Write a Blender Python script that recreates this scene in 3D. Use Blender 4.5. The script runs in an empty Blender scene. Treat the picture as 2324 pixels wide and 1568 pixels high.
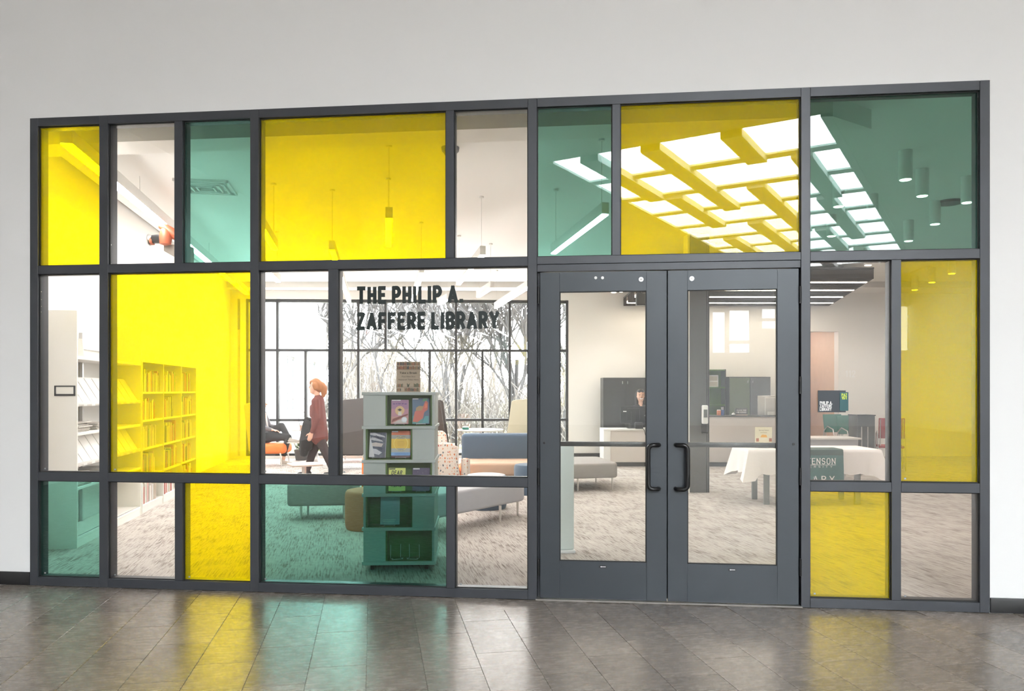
import bpy, bmesh, math, random
from mathutils import Vector, Matrix
random.seed(7)
R = math.radians
sc = bpy.context.scene
col = sc.collection

# ------------------------------------------------------------------ camera
F = 1750.0; CXP = 1162.0; HOR = 885.0; EYE = 1.564; DIST = 5.746
TH = math.atan(1750 / 16520.0)
cs, sn = math.cos(TH), math.sin(TH)
RT = Vector((cs, sn, 0)); FW = Vector((-sn, cs, 0)); CAM = Vector((0, -DIST, EYE))
cam_d = bpy.data.cameras.new('camera'); cam = bpy.data.objects.new('camera', cam_d); col.objects.link(cam)
cam_d.sensor_width = 36; cam_d.lens = 36 * F / 2324; cam_d.shift_y = (HOR - 784) / 2324.0
cam_d.clip_end = 400
cam.location = CAM; cam.rotation_euler = (R(90), 0, TH)
sc.camera = cam
# ------------------------------------------------------------------ world and exposure
SKY = 30.0
world = bpy.data.worlds.new('sky'); sc.world = world; world.use_nodes = True
nt = world.node_tree; bg = nt.nodes['Background']
tc = nt.nodes.new('ShaderNodeTexCoord'); sx = nt.nodes.new('ShaderNodeSeparateXYZ'); rp = nt.nodes.new('ShaderNodeValToRGB')
nt.links.new(tc.outputs['Generated'], sx.inputs[0]); nt.links.new(sx.outputs['Z'], rp.inputs[0])
rp.color_ramp.elements[0].position = 0.0; rp.color_ramp.elements[0].color = (1, 1, 1, 1)
rp.color_ramp.elements[1].position = 1.0; rp.color_ramp.elements[1].color = (0.84, 0.93, 1.0, 1)
nt.links.new(rp.outputs[0], bg.inputs[0]); bg.inputs[1].default_value = SKY
sc.view_settings.view_transform = 'Standard'; sc.view_settings.look = 'None'
sc.view_settings.gamma = 1; sc.view_settings.use_curve_mapping = False
sc.view_settings.exposure = 0.8
cy = sc.cycles
cy.use_denoising = True; cy.use_adaptive_sampling = True; cy.adaptive_threshold = .03; cy.max_bounces = 9; cy.diffuse_bounces = 5; cy.glossy_bounces = 5
cy.transmission_bounces = 6; cy.transparent_max_bounces = 48; cy.sample_clamp_indirect = 6; cy.sample_clamp_direct = 0
cy.caustics_reflective = False; cy.caustics_refractive = False

def portal(name, loc, rx, rz, w, h):            # daylight openings: sky portals only guide the sampling of the sky
    l = bpy.data.lights.new(name, 'AREA'); l.shape = 'RECTANGLE'; l.size = w; l.size_y = h
    l.cycles.is_portal = True
    o = bpy.data.objects.new(name, l); col.objects.link(o); o.location = loc; o.rotation_euler = (rx, 0, rz)

# ------------------------------------------------------------------ picture to place
def cw(X, Z, z=0.0):
    p = CAM + RT * X + FW * Z
    return Vector((p.x, p.y, z))
def at(px, py, Z):
    return cw((px - CXP) / F * Z, Z, EYE - (py - HOR) / F * Z)
def onz(px, py, z=0.0):
    Z = (EYE - z) * F / (py - HOR)
    return cw((px - CXP) / F * Z, Z, z)
def pl(px, py, y0=0.0):                   # on a plane parallel to the glass front
    u = (px - CXP) / F; t = (DIST + y0) / (u * sn + cs)
    return t * (u * cs - sn), EYE + t * (HOR - py) / F
def dpt(py, z=0.0):
    return (EYE - z) * F / (py - HOR)
A0 = TH                                    # facing the camera plane
AG = R(15.8)                               # the building's own grid
E1 = Vector((-math.sin(AG), math.cos(AG), 0)); E2 = Vector((math.cos(AG), math.sin(AG), 0))

# ------------------------------------------------------------------ mesh helpers
class MB:
    def __init__(s): s.v = []; s.f = []
    def add(s, v, f):
        o = len(s.v); s.v += [tuple(p) for p in v]; s.f += [tuple(i + o for i in q) for q in f]; return s
    def box(s, x0, x1, y0, y1, z0, z1):
        return s.add([(x0,y0,z0),(x1,y0,z0),(x1,y1,z0),(x0,y1,z0),(x0,y0,z1),(x1,y0,z1),(x1,y1,z1),(x0,y1,z1)],
                     [(0,3,2,1),(4,5,6,7),(0,1,5,4),(1,2,6,5),(2,3,7,6),(3,0,4,7)])
    def prism(s, poly, z0, z1):
        n = len(poly)
        v = [(p[0], p[1], z0) for p in poly] + [(p[0], p[1], z1) for p in poly]
        return s.add(v, [tuple(range(n))[::-1], tuple(range(n, 2*n))] + [(i, (i+1) % n, n+(i+1) % n, n+i) for i in range(n)])
    def xprism(s, poly, y0, y1):           # polygon in x,z extruded along y
        n = len(poly)
        v = [(p[0], y0, p[1]) for p in poly] + [(p[0], y1, p[1]) for p in poly]
        return s.add(v, [tuple(range(n)), tuple(range(n, 2*n))[::-1]] + [(i, n+i, n+(i+1) % n, (i+1) % n) for i in range(n)])
    def yprism(s, poly, x0, x1):           # polygon in y,z extruded along x
        n = len(poly)
        v = [(x0, p[0], p[1]) for p in poly] + [(x1, p[0], p[1]) for p in poly]
        return s.add(v, [tuple(range(n))[::-1], tuple(range(n, 2*n))] + [(i, (i+1) % n, n+(i+1) % n, n+i) for i in range(n)])
    def tube(s, pts, r, n=8, caps=True):
        pts = [Vector(p) for p in pts]
        rs = r if isinstance(r, (list, tuple)) else [r] * len(pts)
        rings = []; up = None
        for i, p in enumerate(pts):
            d = (pts[min(i+1, len(pts)-1)] - pts[max(i-1, 0)])
            d = d.normalized() if d.length > 1e-9 else Vector((0,0,1))
            if up is None:
                a = Vector((0,0,1)) if abs(d.z) < .9 else Vector((1,0,0))
                up = (a - d * a.dot(d)).normalized()
            else:
                q = up - d * up.dot(d)
                up = q.normalized() if q.length > 1e-6 else up
            b = d.cross(up)
            rings.append([p + (up * math.cos(2*math.pi*k/n) + b * math.sin(2*math.pi*k/n)) * rs[i] for k in range(n)])
        v = [q for g in rings for q in g]; f = []
        for i in range(len(rings) - 1):
            for k in range(n):
                f.append((i*n+k, i*n+(k+1) % n, (i+1)*n+(k+1) % n, (i+1)*n+k))
        if caps:
            f.append(tuple(range(n))[::-1]); f.append(tuple(range((len(rings)-1)*n, len(rings)*n)))
        return s.add(v, f)
    def lathe(s, prof, n=20, c=(0, 0)):
        v = []; f = []
        for (r, z) in prof:
            for k in range(n):
                a = 2*math.pi*k/n; v.append((c[0] + r*math.cos(a), c[1] + r*math.sin(a), z))
        for i in range(len(prof) - 1):
            for k in range(n):
                f.append((i*n+k, i*n+(k+1) % n, (i+1)*n+(k+1) % n, (i+1)*n+k))
        f.append(tuple(range(n))[::-1]); f.append(tuple(range((len(prof)-1)*n, len(prof)*n)))
        return s.add(v, f)
    def disc(s, c, r, n=20, axis='y', d=0.002):
        pts = [(c[0] + r*math.cos(2*math.pi*k/n), c[2] + r*math.sin(2*math.pi*k/n)) for k in range(n)]
        return s.xprism(pts, c[1] - d, c[1])

def setp(o, label=None, cat=None, group=None, kind=None):
    if label: o['label'] = label
    if cat: o['category'] = cat
    if group: o['group'] = group
    if kind: o['kind'] = kind
    return o
def mk(name, mb, m, parent=None, bev=0.0, seg=2, smooth=35, loc=None, rot=0.0, fix=True):
    me = bpy.data.meshes.new(name); me.from_pydata(mb.v, [], mb.f)
    if bev > 0 or fix:
        b = bmesh.new(); b.from_mesh(me)
        if fix: bmesh.ops.recalc_face_normals(b, faces=b.faces)
        if bev > 0:
            ed = [e for e in b.edges if len(e.link_faces) == 2 and e.calc_face_angle(0) > R(30)]
            bmesh.ops.bevel(b, geom=ed, offset=bev, segments=seg, affect='EDGES', profile=.5, clamp_overlap=True)
        b.to_mesh(me); b.free()
    if smooth:
        me.shade_smooth(); me.set_sharp_from_angle(angle=R(smooth))
    me.materials.append(M[m] if isinstance(m, str) else m)
    o = bpy.data.objects.new(name, me); col.objects.link(o)
    if parent: o.parent = parent
    if loc is not None: o.location = loc
    if rot: o.rotation_euler = (0, 0, rot)
    return o
def inst(src, name, parent=None, loc=(0,0,0), rot=(0,0,0), m=None):
    o = bpy.data.objects.new(name, src.data if hasattr(src, 'data') else src); col.objects.link(o)
    if parent: o.parent = parent
    o.location = loc; o.rotation_euler = rot
    if m:
        o.material_slots[0].link = 'OBJECT'; o.material_slots[0].material = M[m] if isinstance(m, str) else m
    return o
def thing(name, label, cat, loc=(0,0,0), rot=0.0, group=None, kind=None):
    o = bpy.data.objects.new(name, None); col.objects.link(o); o.location = loc
    o.rotation_euler = rot if isinstance(rot, tuple) else (0, 0, rot); o.empty_display_size = .1
    return setp(o, label, cat, group, kind)
def tree_copy(o, parent=None):
    c = o.copy(); col.objects.link(c); c.parent = parent
    for ch in list(o.children): tree_copy(ch, c)
    return c
def struct(name, mb, m, label, **k):
    return setp(mk(name, mb, m, **k), label, None, None, 'structure')
def rpoly(pts, r, n=5):                    # round the corners of a plan polygon
    out = []; N = len(pts)
    for i in range(N):
        p = Vector(pts[i]); a = Vector(pts[i-1]); b = Vector(pts[(i+1) % N])
        d1 = (a-p).normalized(); d2 = (b-p).normalized()
        p1 = p + d1*r; p2 = p + d2*r
        for k in range(n+1):
            t = k/n; q = p1*(1-t)**2 + p*2*t*(1-t) + p2*t*t; out.append((q.x, q.y))
    return out
def cells(holes, a0, a1, z0, z1):          # what is left of a wall after its openings are cut
    xs = sorted({a0, a1} | {min(max(h[i], a0), a1) for h in holes for i in (0, 1)})
    zs = sorted({z0, z1} | {min(max(h[i], z0), z1) for h in holes for i in (2, 3)})
    for i in range(len(xs)-1):
        for j in range(len(zs)-1):
            mx, mz = (xs[i]+xs[i+1])/2, (zs[j]+zs[j+1])/2
            if not any(h[0] < mx < h[1] and h[2] < mz < h[3] for h in holes):
                yield xs[i], xs[i+1], zs[j], zs[j+1]

# ------------------------------------------------------------------ materials
M = {}
def nodes(name):
    m = bpy.data.materials.new(name); m.use_nodes = True
    return m, m.node_tree, m.node_tree.nodes['Principled BSDF']
def mat(name, c, rough=.5, metal=0.0, var=.06, scale=8.0, bump=0.0, bscale=120.0, spec=.5, coords='Object', rnd=0.0, sheen=0.0):
    m, t, b = nodes(name); N = t.nodes; L = t.links
    b.inputs['Roughness'].default_value = rough; b.inputs['Metallic'].default_value = metal
    b.inputs['Specular IOR Level'].default_value = spec
    if sheen: b.inputs['Sheen Weight'].default_value = sheen
    tcn = N.new('ShaderNodeTexCoord'); ns = N.new('ShaderNodeTexNoise'); ns.inputs['Scale'].default_value = scale
    ns.inputs['Detail'].default_value = 4; L.new(tcn.outputs[coords], ns.inputs['Vector'])
    mr = N.new('ShaderNodeMapRange'); mr.inputs[3].default_value = 1-var; mr.inputs[4].default_value = 1+var
    L.new(ns.outputs[0], mr.inputs[0])
    mx = N.new('ShaderNodeMix'); mx.data_type = 'RGBA'; mx.blend_type = 'MULTIPLY'; mx.inputs[0].default_value = 1
    mx.inputs[6].default_value = (*c, 1); val = mr.outputs[0]
    if rnd:
        oi = N.new('ShaderNodeObjectInfo'); m2 = N.new('ShaderNodeMapRange'); m2.inputs[3].default_value = 1-rnd; m2.inputs[4].default_value = 1+rnd
        L.new(oi.outputs['Random'], m2.inputs[0]); mm = N.new('ShaderNodeMath'); mm.operation = 'MULTIPLY'
        L.new(val, mm.inputs[0]); L.new(m2.outputs[0], mm.inputs[1]); val = mm.outputs[0]
    L.new(val, mx.inputs[7]); L.new(mx.outputs[2], b.inputs['Base Color'])
    if bump:
        n2 = N.new('ShaderNodeTexNoise'); n2.inputs['Scale'].default_value = bscale; n2.inputs['Detail'].default_value = 3
        L.new(tcn.outputs[coords], n2.inputs['Vector']); bp = N.new('ShaderNodeBump'); bp.inputs['Strength'].default_value = bump; bp.inputs['Distance'].default_value = .01
        L.new(n2.outputs[0], bp.inputs['Height']); L.new(bp.outputs[0], b.inputs['Normal'])
    M[name] = m; return m
def emit(name, c, s):
    m, t, b = nodes(name)
    b.inputs['Base Color'].default_value = (*c, 1); b.inputs['Emission Color'].default_value = (*c, 1); b.inputs['Emission Strength'].default_value = s
    M[name] = m; return m
def glass(name, tint, haze=0.0, hcol=(1,1,1), refl=1.0):
    m = bpy.data.materials.new(name); m.use_nodes = True; t = m.node_tree; N = t.nodes; L = t.links; N.clear()
    out = N.new('ShaderNodeOutputMaterial'); tr = N.new('ShaderNodeBsdfTransparent'); tr.inputs[0].default_value = (*tint, 1)
    gl = N.new('ShaderNodeBsdfGlossy'); gl.inputs['Roughness'].default_value = 0.0
    g = N.new('ShaderNodeNewGeometry'); vm = N.new('ShaderNodeVectorMath'); vm.operation = 'DOT_PRODUCT'
    L.new(g.outputs['Normal'], vm.inputs[0]); L.new(g.outputs['Incoming'], vm.inputs[1])
    def mth(op, a, b=None):
        n = N.new('ShaderNodeMath'); n.operation = op
        for i, q in enumerate((a, b)):
            if q is None: continue
            if isinstance(q, (int, float)): n.inputs[i].default_value = q
            else: L.new(q, n.inputs[i])
        return n.outputs[0]
    k = mth('POWER', mth('SUBTRACT', 1.0, mth('ABSOLUTE', vm.outputs['Value'])), 5.0)
    fac = mth('ADD', mth('MULTIPLY', k, 0.9), 0.045 * refl)
    base = tr.outputs[0]
    if haze:
        df = N.new('ShaderNodeBsdfTranslucent'); df.inputs[0].default_value = (*hcol, 1)
        d2 = N.new('ShaderNodeBsdfDiffuse'); d2.inputs[0].default_value = (*hcol, 1)
        a = N.new('ShaderNodeMixShader'); a.inputs[0].default_value = .5; L.new(df.outputs[0], a.inputs[1]); L.new(d2.outputs[0], a.inputs[2])
        h = N.new('ShaderNodeMixShader'); h.inputs[0].default_value = haze; L.new(base, h.inputs[1]); L.new(a.outputs[0], h.inputs[2]); base = h.outputs[0]
    mx = N.new('ShaderNodeMixShader'); L.new(fac, mx.inputs[0]); L.new(base, mx.inputs[1]); L.new(gl.outputs[0], mx.inputs[2])
    L.new(mx.outputs[0], out.inputs[0]); M[name] = m; return m

mat('wall_paint', (.80, .80, .81), .6, var=.015, scale=2, bump=.05, bscale=300)
mat('lib_paint', (.82, .80, .77), .6, var=.015, scale=2)
mat('ceil_paint', (.86, .85, .83), .7, var=.015)
mat('taupe_paint', (.30, .27, .24), .7, var=.05)
mat('deck', (.30, .29, .28), .8, var=.1)
mat('charcoal_paint', (.09, .09, .09), .6, var=.1)
mat('brown_paint', (.68, .50, .37), .6, var=.08)
mat('frame_metal', (.050, .054, .064), .38, metal=.25, var=.12, scale=5, bump=.03, bscale=400)
mat('door_metal', (.044, .052, .062), .36, metal=.25, var=.10, scale=4, bump=.03, bscale=400)
mat('win_metal', (.030, .030, .032), .45, metal=.2, var=.1)
mat('gasket', (.008, .008, .009), .6, var=.2)
mat('black_rubber', (.010, .010, .011), .45, var=.2)
mat('black_metal', (.012, .012, .013), .28, metal=.3, var=.15)
mat('black_plastic', (.012, .012, .014), .35, var=.15)
mat('steel', (.62, .62, .62), .28, metal=1.0, var=.08)
mat('brushed', (.70, .68, .66), .35, metal=.9, var=.08)
mat('white_metal', (.72, .71, .69), .4, var=.03)
mat('white_plastic', (.80, .80, .80), .35, var=.03)
mat('white_print', (.86, .86, .86), .5, var=.02)
mat('shelf_cream', (.86, .84, .80), .45, var=.03)
mat('paper', (.82, .81, .79), .6, var=.05)
mat('newsprint', (.52, .49, .45), .8, var=.25, scale=60)
mat('sage_laminate', (.43, .47, .45), .5, var=.03)
mat('green_laminate', (.085, .16, .035), .5, var=.08)
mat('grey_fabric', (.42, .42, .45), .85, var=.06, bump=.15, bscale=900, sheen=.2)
mat('dark_fabric', (.085, .08, .08), .9, var=.1, bump=.15, bscale=900)
mat('umber_fabric', (.06, .05, .045), .9, var=.1, bump=.15, bscale=900)
mat('olive_fabric', (.46, .44, .33), .9, var=.06, bump=.15, bscale=900)
mat('rose_fabric', (.55, .47, .47), .9, var=.06, bump=.15, bscale=900)
mat('navy_fabric', (.055, .095, .15), .8, var=.08, bump=.12, bscale=900, sheen=.2)
mat('tan_leather', (.50, .34, .24), .5, var=.08)
mat('orange_fabric', (.75, .19, .04), .75, var=.06, bump=.1, bscale=900)
mat('rust_fabric', (.55, .20, .10), .8, var=.06, bump=.1, bscale=900)
mat('taupe_fabric', (.30, .28, .27), .8, var=.06, bump=.12, bscale=900)
mat('teal_fabric', (.03, .16, .12), .8, var=.08)
mat('red_fabric', (.30, .02, .02), .8, var=.08)
mat('linen', (.80, .76, .75), .85, var=.03, bump=.15, bscale=40)
mat('banner_green', (.022, .10, .095), .7, var=.06)
mat('banner_dark', (.008, .045, .035), .7, var=.06)
mat('wood_top', (.56, .45, .38), .45, var=.12, scale=14)
mat('white_top', (.74, .73, .72), .3, var=.03)
mat('desk_panel', (.58, .53, .50), .5, var=.03)
mat('cabinet_dark', (.045, .045, .045), .4, var=.1)
mat('cabinet_grey', (.10, .10, .105), .4, var=.1)
mat('taupe_green', (.10, .12, .075), .4, var=.08)
mat('cabinet_steel', (.30, .32, .33), .4, metal=.5, var=.05)
mat('blue_plastic', (.02, .055, .20), .45, var=.05)
mat('skin', (.66, .40, .30), .55, var=.05, spec=.3)
mat('skin_tan', (.52, .31, .22), .55, var=.05, spec=.3)
mat('hair_auburn', (.30, .12, .04), .6, var=.3, scale=60)
mat('hair_black', (.012, .010, .010), .5, var=.3, scale=60)
mat('sweater_red', (.135, .035, .028), .9, var=.15, scale=40, bump=.3, bscale=300)
mat('cloth_black', (.018, .017, .018), .85, var=.2, bump=.1, bscale=200)
mat('cloth_plum', (.035, .022, .024), .85, var=.2)
mat('cloth_grey', (.14, .13, .14), .85, var=.2)
mat('shoe_grey', (.45, .42, .38), .7, var=.15, scale=40)
mat('white_rubber', (.75, .74, .72), .6)
mat('eye_dark', (.02, .012, .01), .3)
mat('lip', (.45, .16, .13), .5)
mat('sign_navy', (.030, .038, .050), .5, var=.04)
mat('sign_teal', (.025, .105, .115), .5, var=.04)
mat('sign_lime', (.72, .85, .08), .5, var=.02)
mat('letter_black', (.006, .014, .014), .5, var=.05)
mat('kraft', (.52, .42, .32), .7, var=.05)
mat('ink', (.035, .025, .02), .7)
mat('stucco', (.80, .80, .80), .8, var=.03)
mat('bark', (.036, .032, .031), .9, var=.35, scale=6)
mat('twig', (.10, .086, .076), .9, var=.3, scale=6, rnd=.2)
mat('leaf_green', (.07, .13, .035), .7, var=.3, scale=20)
mat('leaf_yellow', (.30, .24, .06), .7, var=.3, scale=20)
mat('robot_orange', (.42, .10, .045), .45, var=.08)
mat('acrylic', (.70, .76, .74), .25, var=.02)
mat('dull_glass', (.16, .18, .19), .1, var=.3, scale=3)
emit('led_white', (1.0, .97, .93), 36.0)
emit('led_warm', (1.0, .86, .68), 14.0)
emit('led_panel', (1.0, .95, .90), 18.0)
emit('screen_glow', (.9, .95, 1.0), 1.2)
glass('glass_clear', (.97, .97, .97))
glass('glass_door', (.955, .965, .96))
glass('glass_yellow', (.99, .875, .0), haze=.20, hcol=(.84, .78, .0), refl=1.0)
glass('glass_teal', (.45, .695, .65), refl=1.2)
glass('glass_lowe', (.76, .775, .77))
glass('glass_solar', (.44, .46, .47))
glass('glass_window', (.98, .99, .985))
glass('wrap_film', (.97, .97, .97), refl=1.6)
glass('cup_plastic', (.9, .9, .9), refl=.6)

def carpet():
    m, t, b = nodes('carpet'); N = t.nodes; L = t.links
    b.inputs['Roughness'].default_value = .95; b.inputs['Specular IOR Level'].default_value = .1
    g = N.new('ShaderNodeTexCoord')
    rot = N.new('ShaderNodeMapping'); rot.inputs['Rotation'].default_value = (0, 0, -AG - R(2)); L.new(g.outputs['Object'], rot.inputs[0])
    def noise(sx, sy, det, rough=.6):
        mp = N.new('ShaderNodeMapping'); mp.inputs['Scale'].default_value = (sx, sy, 1); L.new(rot.outputs[0], mp.inputs[0])
        n = N.new('ShaderNodeTexNoise'); n.inputs['Scale'].default_value = 1; n.inputs['Detail'].default_value = det; n.inputs['Roughness'].default_value = rough
        L.new(mp.outputs[0], n.inputs['Vector']); return n.outputs[0]
    a = noise(75, 4.5, 3, .5); c = noise(5.0, 2.2, 3); d = noise(190, 9, 2)
    def mth(op, p, q):
        n = N.new('ShaderNodeMath'); n.operation = op
        for i, z in enumerate((p, q)):
            if isinstance(z, (int, float)): n.inputs[i].default_value = z
            else: L.new(z, n.inputs[i])
        return n.outputs[0]
    s = mth('ADD', mth('MULTIPLY', a, .62), mth('ADD', mth('MULTIPLY', c, .34), mth('MULTIPLY', d, .30)))
    r = N.new('ShaderNodeValToRGB'); e = r.color_ramp.elements
    e[0].position = .50; e[0].color = (.22, .19, .17, 1); e[1].position = .63; e[1].color = (.455, .415, .385, 1)
    x = r.color_ramp.elements.new(.80); x.color = (.52, .47, .44, 1)
    L.new(s, r.inputs[0]); L.new(r.outputs[0], b.inputs['Base Color'])
    bp = N.new('ShaderNodeBump'); bp.inputs['Strength'].default_value = .3; bp.inputs['Distance'].default_value = .004; L.new(s, bp.inputs['Height']); L.new(bp.outputs[0], b.inputs['Normal'])
    M['carpet'] = m
carpet()
def tilemat(name, rnd=True):
    m, t, b = nodes(name); N = t.nodes; L = t.links
    b.inputs['Specular IOR Level'].default_value = .55
    g = N.new('ShaderNodeTexCoord'); oi = N.new('ShaderNodeObjectInfo')
    ofs = N.new('ShaderNodeVectorMath'); ofs.operation = 'ADD'; L.new(g.outputs['Object'], ofs.inputs[0])
    sc2 = N.new('ShaderNodeVectorMath'); sc2.operation = 'SCALE'; L.new(oi.outputs['Location'], sc2.inputs[0]); sc2.inputs['Scale'].default_value = 1.7
    L.new(sc2.outputs[0], ofs.inputs[1])
    mp = N.new('ShaderNodeMapping'); mp.inputs['Scale'].default_value = (9, 36, 1); L.new(ofs.outputs[0], mp.inputs[0])
    n1 = N.new('ShaderNodeTexNoise'); n1.inputs['Scale'].default_value = 1; n1.inputs['Detail'].default_value = 8; n1.inputs['Roughness'].default_value = .68; L.new(mp.outputs[0], n1.inputs['Vector'])
    r = N.new('ShaderNodeValToRGB'); e = r.color_ramp.elements
    e[0].position = .30; e[0].color = (.165, .138, .118, 1); e[1].position = .70; e[1].color = (.225, .195, .17, 1)
    L.new(n1.outputs[0], r.inputs[0])
    mx = N.new('ShaderNodeMix'); mx.data_type = 'RGBA'; mx.blend_type = 'MULTIPLY'; mx.inputs[0].default_value = 1
    mr = N.new('ShaderNodeMapRange'); mr.inputs[3].default_value = .80; mr.inputs[4].default_value = 1.16; L.new(oi.outputs['Random'], mr.inputs[0])
    L.new(r.outputs[0], mx.inputs[6]); L.new(mr.outputs[0], mx.inputs[7]); L.new(mx.outputs[2], b.inputs['Base Color'])
    rr = N.new('ShaderNodeMapRange'); rr.inputs[3].default_value = .20; rr.inputs[4].default_value = .34; L.new(n1.outputs[0], rr.inputs[0]); L.new(rr.outputs[0], b.inputs['Roughness'])
    bp = N.new('ShaderNodeBump'); bp.inputs['Strength'].default_value = .05; bp.inputs['Distance'].default_value = .003; L.new(n1.outputs[0], bp.inputs['Height']); L.new(bp.outputs[0], b.inputs['Normal'])
    M[name] = m
tilemat('floor_tile')
def pattern_fabric():
    m, t, b = nodes('pattern_fabric'); N = t.nodes; L = t.links
    b.inputs['Roughness'].default_value = .9
    g = N.new('ShaderNodeTexCoord'); mp = N.new('ShaderNodeMapping'); mp.inputs['Scale'].default_value = (30, 30, 22); L.new(g.outputs['Object'], mp.inputs[0])
    v = N.new('ShaderNodeTexVoronoi'); v.inputs['Scale'].default_value = 1.0; v.inputs['Randomness'].default_value = .45; L.new(mp.outputs[0], v.inputs['Vector'])
    n = N.new('ShaderNodeTexNoise'); n.inputs['Scale'].default_value = 3.4; n.inputs['Detail'].default_value = 1; L.new(mp.outputs[0], n.inputs['Vector'])
    ad = N.new('ShaderNodeMath'); ad.operation = 'MULTIPLY_ADD'; ad.inputs[1].default_value = .8; L.new(n.outputs[0], ad.inputs[0]); L.new(v.outputs['Distance'], ad.inputs[2])
    st = N.new('ShaderNodeMath'); st.operation = 'LESS_THAN'; st.inputs[1].default_value = .70; L.new(ad.outputs[0], st.inputs[0])
    sp = N.new('ShaderNodeSeparateColor'); L.new(v.outputs['Color'], sp.inputs[0])
    r = N.new('ShaderNodeValToRGB'); r.color_ramp.interpolation = 'CONSTANT'; e = r.color_ramp.elements
    e[0].position = 0; e[0].color = (.62, .17, .06, 1); e[1].position = .42; e[1].color = (.07, .10, .13, 1)
    x = r.color_ramp.elements.new(.68); x.color = (.58, .33, .18, 1); x = r.color_ramp.elements.new(.85); x.color = (.38, .05, .04, 1)
    L.new(sp.outputs[0], r.inputs[0])
    mx = N.new('ShaderNodeMix'); mx.data_type = 'RGBA'; L.new(st.outputs[0], mx.inputs[0]); mx.inputs[6].default_value = (.70, .62, .55, 1); L.new(r.outputs[0], mx.inputs[7])
    L.new(mx.outputs[2], b.inputs['Base Color']); M['pattern_fabric'] = m
pattern_fabric()
def ground_mat():
    m, t, b = nodes('dry_grass'); N = t.nodes; L = t.links; b.inputs['Roughness'].default_value = 1; b.inputs['Specular IOR Level'].default_value = 0
    g = N.new('ShaderNodeTexCoord'); n = N.new('ShaderNodeTexNoise'); n.inputs['Scale'].default_value = .5; n.inputs['Detail'].default_value = 8; L.new(g.outputs['Object'], n.inputs['Vector'])
    r = N.new('ShaderNodeValToRGB'); e = r.color_ramp.elements; e[0].position = .35; e[0].color = (.13, .14, .06, 1); e[1].position = .62; e[1].color = (.34, .29, .20, 1)
    L.new(n.outputs[0], r.inputs[0]); L.new(r.outputs[0], b.inputs['Base Color']); M['dry_grass'] = m
ground_mat()
PRINT = {}
def pcol(c):
    k = 'print_%d_%d_%d' % tuple(int(x*255) for x in c)
    if k not in M: mat(k, c, .45, var=.04, scale=30)
    return M[k]

# ------------------------------------------------------------------ lettering and flat print
TCACHE = {}
def text_mesh(body, size, xs, bold):
    k = (body, size, xs, bold)
    if k in TCACHE: return TCACHE[k]
    cu = bpy.data.curves.new('t', 'FONT'); cu.body = body; cu.size = size; cu.offset = bold * size; cu.align_x = 'LEFT'
    cu.resolution_u = 3; cu.extrude = .0004
    o = bpy.data.objects.new('t', cu); col.objects.link(o)
    dg = bpy.context.evaluated_depsgraph_get()
    me = bpy.data.meshes.new_from_object(o.evaluated_get(dg)); bpy.data.objects.remove(o); bpy.data.curves.remove(cu)
    me.transform(Matrix.Rotation(R(90), 4, 'X') @ Matrix.Diagonal((xs, 1, 1, 1)))
    x = [v.co.x for v in me.vertices] or [0]; z = [v.co.z for v in me.vertices] or [0]
    TCACHE[k] = (me, min(x), max(x), min(z), max(z)); return TCACHE[k]
def text(name, body, x0, x1, z0, z1, y, m, parent, bold=0.0, fit=True):
    """cap lettering filling the box x0..x1, z0..z1 in the parent's own x,z plane, facing -y"""
    me, a, b, c, d = text_mesh(body, 1.0, 1.0, bold)
    o = bpy.data.objects.new(name, me.copy()); o.data.materials.clear(); o.data.materials.append(M[m] if isinstance(m, str) else m)
    kx = (x1-x0)/(b-a); kz = (z1-z0)/(d-c)
    o.data.transform(Matrix.Translation((x0 - a*kx, y, z0 - c*kz)) @ Matrix.Diagonal((kx, 1, kz, 1)))
    col.objects.link(o); o.parent = parent; return o
def arc(cx, cz, rx, rz, a0, a1, n=8):
    return [(cx + rx*math.cos(R(a0+(a1-a0)*k/n)), cz + rz*math.sin(R(a0+(a1-a0)*k/n))) for k in range(n+1)]
BOWL = lambda z0, z1: [(0, z0), (.22, z0)] + arc(.22, (z0+z1)/2, .24, (z1-z0)/2, -90, 90)[1:-1] + [(.22, z1), (0, z1)]
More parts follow.
